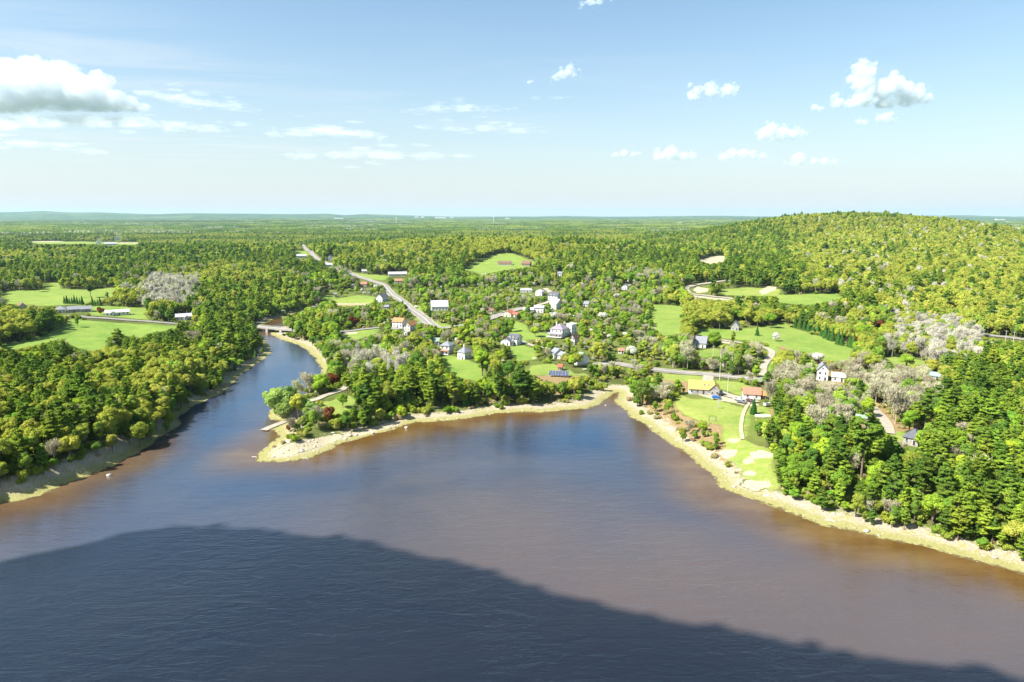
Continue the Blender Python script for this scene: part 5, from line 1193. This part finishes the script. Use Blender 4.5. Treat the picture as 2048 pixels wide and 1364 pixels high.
def plant(r0, r1, sp, seed):
    x, y = grid(r0, r1, sp, seed=seed); r = np.random.default_rng(seed+50)
    sd_ = shore(x, y); left = sst((-x-60)/80)*sst((420-y)/100)
    px, py, D = project(x, y, height(x, y)+6)
    tip = (px > 495) & (px < 760) & (py > 830)
    lim = 7.0-4.2*left+8*((px > 760) & (px < 1250) & (py < 860))+3*((px > 1240) & (px < 1560))+6*sst((270-px)/70)*(y < 330)+r.normal(size=len(x))*1.2
    k = sd_ > lim
    for nm, q, wd, sf in W_ROAD:
        bb = (x > q[:, 0].min()-12) & (x < q[:, 0].max()+12) & (y > q[:, 1].min()-12) & (y < q[:, 1].max()+12) & k
        if bb.any():
            i = np.where(bb)[0]
            dd = np.min(np.hypot(x[i][:, None]-q[None, :, 0], y[i][:, None]-q[None, :, 1]), 1); k[i[dd < wd/2+2.5]] = False
    for P, t in W_FIELD: k &= ~pip(P, x, y)
    for P in W_DIRT: k &= ~pip(P, x, y)
    bru = np.zeros(len(x), bool)
    for P in W_BRUSH[:3]: bru |= pip(P, x, y)
    k &= ~bru
    vil = pip(VILLAGE, px, py); k &= ~(vil & (r.random(len(x)) > .50+.3*fbm(x, y, 40, 2, 20)))
    k &= ~(tip & (px < 560+0*px) & (r.random(len(x)) > .5)); k &= ~((px > 495) & (px < 730) & (py > 840-(px-560)*.02))
    i = np.where(k)[0]; k[i[(np.hypot(x[i][:, None]-TAKEN[None, :, 0], y[i][:, None]-TAKEN[None, :, 1]) < TAKEN[None, :, 2]).any(1)]] = False
    x, y, px, py, left = x[k], y[k], px[k], py[k], left[k]; z = height(x, y)
    W = np.zeros((len(x), len(KINDS_)))
    for i, kd in enumerate(KINDS_): W[:, i] = WALLP.get(kd, 0)
    n1 = fbm(x, y, 170, 3, 30); n2 = fbm(x, y, 110, 3, 40)
    W[:, 2] *= np.exp(4.5*n1); W[:, 0] *= np.exp(-4.0*n1+1.2*n2); W[:, 4] *= np.exp(1.6*n2)
    jx = px+45*fbm(x, y, 60, 2, 80)+r.normal(size=len(x))*9; jy = py+22*fbm(x, y, 60, 2, 85)+r.normal(size=len(x))*3
    for P, mix in REG:
        m = pip(P, jx, jy)
        w2 = np.array([mix.get(kd, 0) for kd in KINDS_])[None, :]*np.exp(np.stack([(-1.0*n1 if kd in ('pine', 'spruce') else 1.0*n1 if kd == 'oak' else n2*.8) for kd in KINDS_], -1))
        W[m] = w2[m]
    W /= W.sum(1, keepdims=True); c = np.cumsum(W, 1); kd = (r.random(len(x))[:, None] > c).sum(1).clip(0, len(KINDS_)-1)
    nom = np.array([NOMH[k_] for k_ in KINDS_])[kd]
    H = nom*np.clip(r.normal(.92, .15, len(x)), .55, 1.3)
    H = np.where((kd == 0) & (r.random(len(x)) < .5), H*.82, H)*np.where(y < 700, .86, .95)
    H *= np.where(pip(VILLAGE, px, py), .62, 1.0)*np.where((px > 1500) & (y < 600), .86, 1.0)
    H *= np.where(y > 1500, .8, 1.0)
    H *= np.where(left > .5, np.clip((shore(x, y)+12)/20, .6, 1), np.clip((shore(x, y)+9)/24, .45, 1.0))          # smaller trees at the water's edge
    good = np.zeros(len(x), bool); Hf = H.copy()
    for f in (1.0, .78, .58, .42, .28):
        t = ~good
        if not t.any(): break
        i = np.where(t)[0]; ok = fits(x[i], y[i], z[i], H[i]*f, H[i]*f*.27); Hf[i[ok]] = H[i[ok]]*f; good[i[ok]] = True
    g = good; x, y, z, kd, Hf, nom = x[g], y[g], z[g], kd[g], Hf[g], nom[g]
    small = (Hf < 4.2) & np.isin(kd, (0, 2, 3, 4, 5, 6)); kd = np.where(small & (r.random(len(x)) < .8), KINDS_.index('shrub'), kd)
    nom = np.array([NOMH[k_] for k_ in KINDS_])[kd]
    s = Hf/nom; wsc = s**.8*np.exp(r.normal(size=len(s))*.10)
    return dict(x=x, y=y, z=z-.1, kd=kd, s=s, w=wsc, rz=r.uniform(0, 6.283, len(x)), H=Hf)
def edge_plants():
    x, y = grid(125, 640, 3.6, seed=61); r = np.random.default_rng(63); d = shore(x, y); left = sst((-x-60)/80)*sst((420-y)/100)
    px, py, D = project(x, y, height(x, y)+2)
    beach = (px > 820) & (px < 1260) & (py < 870); lo = 7.5-3*left+9*beach+4*sst((270-px)/70)*(y < 330)
    k = (d > lo+r.normal(size=len(x))) & (d < lo+17) & (r.random(len(x)) < .6) & ~((px > 495) & (px < 730) & (py > 850)) & ~((px > 495) & (px < 640) & (r.random(len(x)) < .85)) & ~((px > 1230) & (px < 1560) & (r.random(len(x)) < .8))
    for P, t in W_FIELD: k &= ~pip(P, x, y)
    for P in W_DIRT: k &= ~pip(P, x, y)
    for nm, q, wd, sf in W_ROAD:
        i = np.where(k)[0]
        if len(i): k[i[np.min(np.hypot(x[i][:, None]-q[None, :, 0], y[i][:, None]-q[None, :, 1]), 1) < wd/2+2]] = False
    x, y = x[k], y[k]; z = height(x, y); kd = r.choice(len(KINDS_), len(x), p=[.21, .06, .08, .16, .26, .05, 0, 0, 0, .18, 0, 0]); H = r.uniform(2.6, 6.8, len(x)); H = np.where(kd == KINDS_.index('shrub'), H*.6, H)
    ok = fits(x, y, z, H, H*.3); x, y, z, kd, H = x[ok], y[ok], z[ok], kd[ok], H[ok]; s = H/np.array([NOMH[k_] for k_ in KINDS_])[kd]
    return dict(x=x, y=y, z=z-.1, kd=kd, s=s, w=s**.75, rz=r.uniform(0, 6.28, len(x)), H=H)
TR = [edge_plants(), plant(120, 760, 5.1, 11), plant(760, 1650, 6.9, 12), plant(1650, 3600, 10.0, 13)]
T = {k: np.concatenate([t[k] for t in TR]) for k in TR[0]}
_v = np.random.default_rng(5).integers(0, 60, len(T['x']))
PX, PYb, DD = project(T['x'], T['y'], T['z']); PYt = project(T['x'], T['y'], T['z']+T['H'])[1]

# ---------------------------------------------------------------- single trees, each with trunk and crown
TREEWORD = dict(pine='pine_tree', spruce='spruce_tree', oak='oak_tree', maple='maple_tree', leafy='broadleaf_tree', bare='bare_tree', pale='aspen_tree', red='red_maple', blossom='apple_tree', willow='willow_tree', shrub='bush', straw='bush')
TREECAT = dict(pine='pine tree', spruce='spruce', oak='oak tree', maple='maple tree', leafy='broadleaf tree', bare='bare tree', pale='aspen', red='red-leaved tree', blossom='blossoming tree', willow='willow', shrub='bush', straw='bush')
TREELOOK = dict(pine='layered dark pine', spruce='narrow conical spruce', oak='yellow-green oak', maple='bright green maple', leafy='mid-green broadleaf tree', bare='grey leafless tree', pale='silvery-twigged aspen', red='small red-leaved maple', blossom='white-blossomed apple tree', willow='pale green willow', shrub='low green bush', straw='straw-coloured bush')
def place_tree(kd, i, loc, s, wsc, rz, label, group=None):
    root = empty(TREEWORD[kd], loc, rz); root.scale = (wsc, wsc, s)
    tag(root, label, TREECAT[kd], group)
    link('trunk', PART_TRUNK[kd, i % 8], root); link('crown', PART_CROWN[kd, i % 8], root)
    return root
for i, (kd, px_, py_, H, wf, lab) in enumerate(SPECIAL):
    p = hit1(px_, py_); s = H/NOMH[kd]; place_tree(kd, i, (p[0], p[1], p[2]-.1), s, s*wf, i*1.7, lab)
# rows of conifers
for i, (x, y, H, _) in enumerate(ROW1):
    p = hit1(x, y); s = H/12; end = 'upper' if i == 0 else 'lower' if i == len(ROW1)-1 else None
    place_tree('spruce', i, (p[0], p[1], p[2]-.1), s, s*.95, i*2.3, 'dark conical spruce at the %s end of the row beside the hill lawn' % end if end else 'dark conical spruce inside the planted row beside the hill lawn', 'row of spruces along the hill lawn')
for i, (x, y, H, _) in enumerate(ROW2):
    p = hit1(x, y); s = H/12; place_tree('spruce', i, (p[0], p[1]+22, float(height(p[0], p[1]+22))), s, s, i*1.3, 'narrow dark spruce in the windbreak behind the row of ranch houses', 'spruce windbreak behind the ranch houses')
for i, (x, y, H, _) in enumerate(ROW3):
    p = hit1(x, y); s = H/12; place_tree('spruce', i, (p[0], p[1], p[2]), s, s*.7, i*1.3, 'thin dark arborvitae in the clump below the dark-roofed white house', 'thin conifers below the dark-roofed house')

# the nearest and largest trees of each wood become single things, the rest of the woodland is one mass
STANDS = [('on the left river bank', reg((-200,640),(560,640),(560,800),(300,930),(-200,1100))), ('on the wooded point', reg((495,640),(800,640),(800,900),(495,940))),
 ('on the village shore of the bay', reg((800,640),(1240,700),(1240,850),(800,880))), ('on the right bank of the bay', reg((1500,780),(2300,760),(2300,1300),(1500,1060))),
 ('in the bare wood on the right', reg((1480,690),(2300,680),(2300,880),(1480,880))), ('around the creek mouth', reg((1200,690),(1500,690),(1500,900),(1200,900))), ('among the village houses', VILLAGE)]
app = T['H']/DD*FPX*np.where(np.isin(T['kd'], (0, 1)), .9, 1.15)
inview = (PX > -5) & (PX < 2053) & (PYt < 1364) & (PYb > 440)
# fully hidden behind the nearer canopy? compare against a coarse picture of nearer tree tops
single = np.zeros(len(T['x']), bool)
LIM = dict(pine=290, leafy=240, maple=220, oak=200, bare=160, pale=60, spruce=70, shrub=150, red=15, blossom=40, willow=40)
for kd, n in LIM.items():
    i = np.where((T['kd'] == KINDS_.index(kd)) & inview)[0]
    i = i[np.argsort(-app[i])][:n]; single[i] = True
for i in np.where(single)[0]:
    kd = KINDS_[T['kd'][i]]; where = 'in the woods beyond the village'
    for wn, P in STANDS:
        if pip(P, np.array([PX[i]]), np.array([PYb[i]]))[0]: where = wn; break
    q = T['s'][i]; sz = 'tall ' if q > 1.0 else 'small ' if q < .72 else ''
    ds = float(shore(T['x'][i], T['y'][i])); zone = 'near the water ' if ds < 20 else 'set back from the water ' if ds < 55 else ''
    lab = '%s%s %s%s' % (sz, TREELOOK[kd], zone, where)
    place_tree(kd, int(_v[i]), (float(T['x'][i]), float(T['y'][i]), float(T['z'][i])), float(T['s'][i]), float(T['w'][i]), float(T['rz'][i]), lab, '%ss %s' % (TREECAT[kd], where))
rest = ~single
dist = np.hypot(T['x'], T['y']); lod = np.where(dist < 620, 0, np.where(dist < 1300, 1, 2))
ix = np.array([PROTO_IX[KINDS_[k], l, v % NVAR[l]] for k, l, v in zip(T['kd'], lod, _v)])
# distant canopy clumps
cx, cy = grid(3550, 11000, 50, azmax=.74, seed=77)
cz = height(cx, cy); rr = np.random.default_rng(9)
cpx, cpy, _ = project(cx, cy, cz+6)
keep = (~is_open(cpx, cpy, 1e5)) & (vnoise(cx, cy, 420, 3) < .72)
cx, cy, cz = cx[keep], cy[keep], cz[keep]
m1 = fbm(cx, cy, 600, 3, 60); cls = np.clip(((m1+.55)/1.1*4).astype(int), 0, 3); cls = np.where(rr.random(len(cx)) < .12, rr.integers(0, 4, len(cx)), cls)
cix = np.array([PROTO_IX['clump', int(c+4*(j % 2))] for j, c in enumerate(cls)])
cs = rr.uniform(.85, 1.25, len(cx))
P_ = np.concatenate([np.stack([T['x'], T['y'], T['z']], -1)[rest], np.stack([cx, cy, cz-2], -1)])
S_ = np.concatenate([np.stack([T['w'], T['w'], T['s']], -1)[rest], np.stack([cs, cs, cs*.85], -1)])
RZ_ = np.concatenate([T['rz'][rest], rr.uniform(0, 6.28, len(cx))]); IX_ = np.concatenate([ix[rest], cix])
print('TREES', len(P_), 'single', int(single.sum()), 'clumps', len(cx))
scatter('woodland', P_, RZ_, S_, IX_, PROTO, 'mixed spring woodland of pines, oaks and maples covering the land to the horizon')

# ---------------------------------------------------------------- undergrowth, scrub, reeds
def scrub():
    x, y = grid(130, 800, 3.0, seed=21); r = np.random.default_rng(23)
    d = shore(x, y); z = height(x, y); px, py, D = project(x, y, z)
    lf = sst((-x-60)/80)*sst((420-y)/100)
    k = (d > 9.5-4.5*lf+4*sst((270-px)/70)*(y < 330)+r.normal(size=len(x))*1.5) & (px > -60) & (px < 2110)
    for P, t in W_FIELD: k &= ~pip(P, x, y)
    for P in W_DIRT: k &= ~pip(P, x, y)
    for nm, q, wd, sf in W_ROAD:
        i = np.where(k)[0]; dd = np.full(len(i), 1e9)
        for j in range(0, len(q), 2): np.minimum(dd, np.hypot(x[i]-q[j, 0], y[i]-q[j, 1]), out=dd)
        k[i[dd < wd/2+1.6]] = False
    br = np.zeros(len(x), bool)
    for P in W_BRUSH: br |= pip(P, x, y)
    dens_ = np.where(br, .62, .30)+.4*fbm(x, y, 22, 2, 51); k &= r.random(len(x)) < dens_
    edge = (d < 30); k &= (r.random(len(x)) < np.where(edge | br, 1, .55))
    kd = np.where(r.random(len(x)) < np.where(br, .55, .22), KINDS_.index('straw'), KINDS_.index('shrub'))
    s = np.exp(r.normal(size=len(x))*.3)*np.where(br, .75, .95)
    k &= fits(x, y, z, s*2.0, s)
    i = np.where(k)[0]; k[i[(np.hypot(x[i][:, None]-TAKEN[None, :, 0], y[i][:, None]-TAKEN[None, :, 1]) < 1.5).any(1)]] = False
    x, y, z, kd, s = x[k], y[k], z[k], kd[k], s[k]; v = r.integers(0, 60, len(x)); dist = np.hypot(x, y); lod = np.where(dist < 450, 0, 1)
    ix = np.array([PROTO_IX[KINDS_[a], b, c % NVAR[b]] for a, b, c in zip(kd, lod, v)])
    print('SCRUB', len(x))
    scatter('undergrowth', np.stack([x, y, z-.1], -1), r.uniform(0, 6.28, len(x)), np.stack([s, s, s], -1), ix, PROTO, 'low green and straw-coloured scrub and undergrowth along the banks')
scrub()

# ---------------------------------------------------------------- rocks, wrack and driftwood along the tide line
ROCKM = pmat('shore_rock', (0.40, 0.33, 0.26), 0.95, 0.35, 1.2)
ROCKW = pmat('pale_boulder', (0.58, 0.52, 0.45), 0.9, 0.2, 1.0)
def rock_geo(seed):
    r = np.random.default_rng(seed); V = []; n1, n2 = 5, 8
    for i in range(n1+1):
        th = math.pi*i/n1
        for j in range(n2):
            a = 2*math.pi*j/n2; q = 1+.28*r.normal()*(0 < i < n1); V.append((math.sin(th)*math.cos(a)*q, math.sin(th)*math.sin(a)*q*.8, math.cos(th)*.62*q))
    F = np.array([(i*n2+j, (i+1)*n2+j, (i+1)*n2+(j+1) % n2, i*n2+(j+1) % n2) for i in range(n1) for j in range(n2)])
    return np.array(V), F
ROCKS = [hidden(npmesh('rock', *rock_geo(s), [ROCKM if s % 3 else ROCKW])) for s in range(6)]
def rocks():
    x, y = grid(110, 640, 1.7, seed=31); r = np.random.default_rng(33); d = shore(x, y); px, py, D = project(x, y, 0)
    right = (px > 1180); point = (px > 500) & (px < 830); beach = (px > 820) & (px < 1240)
    dn = np.where(beach, .34, np.where(point, .30, np.where(right, .20, .12)))*(1+.9*fbm(x, y, 15, 2, 71))
    k = (d > -.6) & (d < np.where(beach, 19, 13)) & (r.random(len(x)) < dn) & (px > -80) & (px < 2130)
    x, y, d = x[k], y[k], d[k]; s = .14+.22*r.random(len(x))**3*2.2; z = height(x, y)
    s *= np.where(d < 4.5, .8, 1.1)
    print('ROCKS', len(x))
    scatter('shore_rocks', np.stack([x, y, z+s*.1], -1), r.uniform(0, 6.28, len(x)), np.stack([s*r.uniform(.8, 1.9, len(x)), s, s*r.uniform(.5, 1.0, len(x))], -1), r.integers(0, 6, len(x)), ROCKS, 'tan rocks and cobbles scattered along the tidal shore')
rocks()
for i, (px_, py_, s, lab) in enumerate(((218, 952, 1.0, 'pale boulder standing in the brown shallows off the left bank'), (813, 856, .9, 'white boulder just off the shore below the pines'), (700, 872, 1.2, 'largest boulder of the rocky shore below the point'), (690, 878, .8, 'left boulder of the rocky shore below the point'), (712, 870, .9, 'right boulder of the rocky shore below the point'), (778, 857, 1.1, 'rounded tan boulder at the waterline under the pines'), (745, 866, .9, 'angular boulder on the shaded rocky shore'), (1732, 1063, 1.0, 'pale boulder on the weedy right bank'), (1988, 1116, .9, 'light boulder on the mud at the far right'), (1211, 811, .5, 'small white stone where the creek meets the bay'), (1468, 974, .7, 'pale stone on the gravel strip of the right bank'))):
    p = hit1(px_, py_); V, F = rock_geo(60+i); o = link('boulder', npmesh('boulder', V*s, F, [ROCKW if i % 3 != 2 else ROCKM]), None, (p[0], p[1], p[2]+s*.15)); tag(o, lab, 'boulder')
for i, (a, b, rad, lab) in enumerate((((504, 914), (514, 915), .16, 'pale driftwood log reaching into the water at the tip of the point'), ((603, 917), (617, 918), .2, 'pale log lying on the weedy edge of the point'), ((1880, 1048), (1905, 1066), .3, 'fallen grey trunk sliding down the right bank'), ((1920, 1075), (1935, 1088), .22, 'smaller fallen trunk on the gravel of the right bank'), ((1650, 1041), (1670, 1044), .25, 'dark driftwood log on the right shore'))):
    p, q = hit1(*a), hit1(*b); m = (p+q)/2; k = MB(); k.tube([tuple(p-m+[0, 0, rad*.8]), (.1, .2, rad*.9), tuple(q-m+[0, 0, rad*.8])], [rad, rad*.8, rad*.5], WOODM2, 7)
    tag(k.build('driftwood_log', None, tuple(m)), lab, 'driftwood log')
# ---------------------------------------------------------------- clouds
from mathutils import noise as mnoise
def cloud_mat():
    m = bpy.data.materials.new('cloud'); m.use_nodes = True; t = NT(m.node_tree)
    d = t.new('ShaderNodeBsdfDiffuse'); d.inputs[0].default_value = (0.93, 0.94, 0.96, 1)
    tr = t.new('ShaderNodeBsdfTranslucent'); tr.inputs[0].default_value = (0.93, 0.94, 0.96, 1)
    mx = t.new('ShaderNodeMixShader'); mx.inputs[0].default_value = 0.4; t.lk(d.outputs[0], mx.inputs[1]); t.lk(tr.outputs[0], mx.inputs[2])
    n = t.noise(t.new('ShaderNodeNewGeometry').outputs['Position'], 0.03, 4, 0.6)
    tp = t.new('ShaderNodeBsdfTransparent'); m2 = t.new('ShaderNodeMixShader'); t.lk(t.math('MULTIPLY', t.ramp(n, .3, .7), t.attr('wisp')), m2.inputs[0])
    t.lk(mx.outputs[0], m2.inputs[1]); t.lk(tp.outputs[0], m2.inputs[2])
    t.lk(m2.outputs[0], t.new('ShaderNodeOutputMaterial').inputs[0])
    return m
CLOUDM = cloud_mat()
def hidden_mesh(me): return bpy.data.objects.new(me.name, me)
def vapour(k, thin=0.0, soft=1.0):
    m = bpy.data.materials.new('vapour'); m.use_nodes = True; t = NT(m.node_tree)
    P = t.new('ShaderNodeNewGeometry').outputs['Position']
    n = t.noise(t.scale(P, 1, 1, 1) if not thin else t.scale(P, .35, .7, 2.2), (0.14 if not thin else 0.10)/k, 6, 0.72, 0.0 if not thin else 0.6)
    d = t.new('ShaderNodeAttribute'); d.attribute_name = 'density'
    q = t.math('SUBTRACT', t.math('ADD', d.outputs['Fac'], t.math('MULTIPLY', t.math('SUBTRACT', n, 0.5), 2.2 if not thin else 3.8)), 0.18 if not thin else 0.36)
    v = t.new('ShaderNodeVolumePrincipled'); v.inputs['Density Attribute'].default_value = ''
    t.lk(t.ramp(q, 0.0, 0.6 if not thin else 1.2, 0.0, (0.13*soft if not thin else thin)/k), v.inputs['Density']); v.inputs['Color'].default_value = (0.86, 0.91, 0.96, 1)
    t.lk(v.outputs[0], t.new('ShaderNodeOutputMaterial').inputs['Volume'])
    return m
import bmesh
_b = bmesh.new(); bmesh.ops.create_icosphere(_b, subdivisions=4, radius=1.0)
ICO_V = np.array([v.co[:] for v in _b.verts]); ICO_F = np.array([[v.index for v in f.verts] for f in _b.faces]); _b.free()
def cloud(label, px, py, D, lobes, seed=0, flat_base=True, thin=0.0, soft=0.6):
    """lobes: (dx, dy, radius) in picture units at the distance D, dy upwards; the cloud has its own depth"""
    r = np.random.default_rng(seed); k = D/FPX; d = ray(px, py); d = d/d[1]; c = np.array([d[0]*D, D, CAM_H+d[2]*D]); Vs = []; Fs = []; b = 0
    L = []
    for dx, dy, q in lobes:
        L.append((dx, dy, 0, q))
        for j in range(5): L.append((dx+r.normal()*q*.6, dy+r.normal()*q*(.45 if not thin else .2), r.normal()*q*.7, q*r.uniform(.3, .62)))
    zb = min(dy-q*.45 for dx, dy, q in lobes)*k; zs = .85 if not thin else .22
    for dx, dy, dz, q in L:
        V = ICO_V.copy(); sc = 2.3; o = Vector((dx*.1+seed, dy*.1, dz*.1))
        h = np.array([mnoise.fractal(Vector(v)*sc+o, 1.0, 2.1, 4) for v in V]); h2 = np.array([abs(mnoise.noise(Vector(v)*5+o)) for v in V])
        V = V*(1+.22*h+.16*h2)[:, None]*q*k*[1, 1, zs]+np.array([dx*k, dz*k, dy*k])
        if flat_base: V[:, 2] = np.where(V[:, 2] < zb, zb+(V[:, 2]-zb)*.12, V[:, 2])
        Vs.append(V); Fs.append(ICO_F+b); b += len(V)
    V = np.concatenate(Vs); F = np.concatenate(Fs); n = len(V)
    hull = hidden_mesh(npmesh('cloud_hull', V, F, []))
    vd = bpy.data.volumes.new('cloud'); vd.materials.append(vapour(k, thin, soft)); o = bpy.data.objects.new('cloud', vd); COL.objects.link(o); o.location = tuple(c)
    md = o.modifiers.new('fill', 'MESH_TO_VOLUME'); md.object = hull; md.density = 1.0; md.resolution_mode = 'VOXEL_SIZE'; md.voxel_size = k*1.6; md.interior_band_width = k*5.0
    hull.location = tuple(c)
    tag(o, label, 'cloud')
cloud('largest cloud, white-topped with a flat blue-grey base on the left', 120, 190, 7500, [(-150,0,50),(-95,10,55),(-40,20,52),(10,12,50),(55,0,42),(95,-12,30),(130,-18,22),(-100,45,28),(-40,50,26),(20,40,24),(75,32,18),(95,25,16),(160,-25,14)], 1, True, 0.0, .32)
cloud('small rounded cloud alone in the upper middle of the sky', 1126, 150, 7000, [(-14,-4,9),(0,2,12),(12,8,13),(18,2,9)], 2, False)
cloud('three-lobed small cloud left of the tall towering cloud', 1428, 186, 7200, [(-38,-4,14),(-30,6,11),(-4,4,15),(-6,14,11),(26,6,14),(38,8,11),(14,-2,10)], 3, False)
cloud('tallest towering cloud with a long right shoulder', 1750, 190, 7600, [(-22,40,20),(-24,20,22),(-20,-4,22),(-28,55,14),(12,10,24),(35,18,22),(55,8,22),(78,0,20),(98,-6,14),(-70,-14,14),(-76,-2,10),(-48,-16,12),(20,-16,18),(60,-12,16)], 4)
cloud('pale round puff just below the towering cloud', 1768, 236, 6700, [(-8,0,9),(4,2,11),(12,-5,9)], 5, False)
cloud('faint puff left below the towering cloud', 1724, 243, 6800, [(-6,0,7),(5,-2,7)], 6, False)
cloud('small faint puff left of the towering cloud', 1634, 214, 8200, [(-5,0,8),(4,-3,8)], 7, False)
cloud('white-topped cloud with grey base above the right horizon', 1562, 270, 10500, [(-28,4,16),(-18,14,13),(2,4,15),(22,2,14),(38,2,10),(30,12,8),(-4,-6,14)], 8)
cloud('pyramid-shaped low cloud above the horizon', 1348, 310, 13500, [(-30,-2,12),(-6,4,16),(-6,14,9),(18,-2,13),(36,0,10),(6,-6,12)], 9)
cloud('low flat cloud between the pyramid-shaped one and its right neighbour', 1482, 312, 13500, [(-34,-2,12),(-18,6,12),(4,4,13),(22,4,11),(42,0,10)], 10)
cloud('low cloud farthest right above the hill', 1620, 320, 14000, [(-22,4,14),(-20,-4,13),(8,-2,9),(28,-2,10),(48,-3,8),(-48,-4,6)], 11)
cloud('faint low cloud left of the pyramid-shaped one', 1252, 308, 14500, [(-20,-2,8),(-4,2,9),(14,0,7),(26,2,5)], 12)
cloud('white cloud cut by the top edge of the picture', 1185, 6, 6500, [(-20,0,8),(-4,2,10),(14,3,9),(36,6,6)], 13, False)
cloud('tiny puff near the rounded cloud in the upper middle', 1060, 165, 8500, [(-3,0,4),(3,2,4)], 14, False)

W_ = .028
cloud('long white streak of thin cloud under the largest cloud', 230, 248, 8000, [(-240,0,60),(-150,4,60),(-60,6,62),(30,4,60),(110,-4,50),(180,-8,44),(235,0,30)], 21, False, W_)
cloud('feathery streak right of the largest cloud, sloping down to the right', 385, 205, 8000, [(-80,16,34),(-30,8,42),(20,0,40),(70,-8,36),(110,-14,26)], 22, False, W_)
cloud('ragged thin cloud left of centre, below the level of the largest cloud', 650, 268, 8600, [(-90,0,34),(-40,4,44),(10,6,50),(60,0,44),(100,-6,28)], 23, False, W_)
cloud('upper of two thin white streaks in the middle of the sky', 915, 218, 8600, [(-90,-4,26),(-40,0,38),(10,2,40),(60,0,34),(100,2,20)], 24, False, W_)
cloud('lower of two thin white streaks in the middle of the sky', 965, 256, 9400, [(-110,2,28),(-50,0,36),(10,0,38),(70,-4,36),(110,-6,24)], 25, False, W_*.8)
cloud('short thin streak right of the upper middle streak', 1100, 196, 8600, [(-24,0,18),(10,0,20),(40,2,14)], 26, False, W_*.8)
cloud('faint band of thin cloud low on the far left', 80, 292, 10500, [(-100,0,40),(-30,4,44),(40,2,36),(100,-10,34)], 27, False, W_*.8)
cloud('faint broad band of thin cloud low in the middle of the sky', 760, 312, 11500, [(-150,0,40),(-70,2,46),(10,2,50),(90,0,44),(160,0,30)], 28, False, W_*.6)
cloud('narrow white streak just right of the largest cloud', 370, 182, 8200, [(-60,2,18),(-20,2,24),(30,0,22),(65,-2,14)], 29, False, W_)

# the broad cloud overhead on the left whose shadow lies on the near water
def shadow_cloud():
    E = [(-700,1260),(-250,1160),(0,1117),(120,1095),(240,1065),(400,1048),(520,1056),(600,1062),(750,1080),(900,1115),(1024,1150),(1110,1180),(1200,1202),(1400,1245),(1600,1285),(1800,1315),(2048,1345),(2500,1400)]
    e = flat(*np.array(E, float).T); alt = 330.0; off = np.array(SUN)[:2]*alt/SUN.z
    P = np.concatenate([e, [(420, -200), (100, -560), (-420, -520), (-560, -120)]])
    Q = []
    for i in range(len(P)):
        a, b = P[i], P[(i+1) % len(P)]; n = max(1, int(np.hypot(*(b-a))/2.5)); Q += [a+(b-a)*j/n for j in range(n)]
    Q = np.array(Q); g = fbm(Q[:, 0], Q[:, 1], 26, 4, 90); g2 = fbm(Q[:, 0], Q[:, 1], 7, 3, 95)
    c = Q.mean(0); u = unit(Q-c); Q = Q+u*(np.abs(g)*3+np.abs(g2)*6-3)[:, None]; Q = Q+off
    c = Q.mean(0); n = len(Q)
    rings = [(1.0, 0), (.975, 6), (.93, 12), (.8, 22), (.55, 34), (.25, 40)]; V = []
    for q, z in rings:
        p = c+(Q-c)*q; V.append(np.stack([p[:, 0], p[:, 1], alt+z*(1+.35*fbm(p[:, 0], p[:, 1], 60, 3, 97))], -1))
    p = c+(Q-c)*.93; V.append(np.stack([p[:, 0], p[:, 1], np.full(n, alt-10.)], -1)); p = c+(Q-c)*.3; V.append(np.stack([p[:, 0], p[:, 1], np.full(n, alt-14.)], -1))
    order = [7, 6, 0, 1, 2, 3, 4, 5]; V = np.concatenate([V[i] for i in order]); i = np.arange(n); j = (i+1) % n
    F = np.concatenate([np.stack([k*n+i, k*n+j, (k+1)*n+j, (k+1)*n+i], -1) for k in range(len(order)-1)])
    V = np.concatenate([V, [[*c, alt-14], [*c, alt+43]]]); T1 = np.stack([i*0+len(V)-2, j, i], -1); T2 = np.stack([i*0+len(V)-1, 7*n+i, 7*n+j], -1)
    me = npmesh('cloud', V, [F, np.concatenate([T1, T2])], [CLOUDM], smooth=True)
    a = me.attributes.new('wisp', 'FLOAT', 'FACE'); a.data.foreach_set('value', np.zeros(len(F)+2*n, np.float32))
    tag(link('cloud', me), 'broad low cloud overhead whose shadow darkens the near water', 'cloud')
shadow_cloud()
# ---------------------------------------------------------------- the air over the land
def haze():
    m = bpy.data.materials.new('haze'); m.use_nodes = True; t = NT(m.node_tree)
    v = t.new('ShaderNodeVolumePrincipled'); v.inputs['Density'].default_value = 3.1e-5
    v.inputs['Color'].default_value = (0.46, 0.70, 0.90, 1); v.inputs['Anisotropy'].default_value = 0.1
    t.lk(v.outputs[0], t.new('ShaderNodeOutputMaterial').inputs['Volume'])
    k = MB(); k.box(-26000, -8000, -6, 26000, 26000, 262, m)
    k.mats = [m]; tag(k.build('haze'), 'thin blue haze over the distant woods', None, None, 'stuff')
haze()
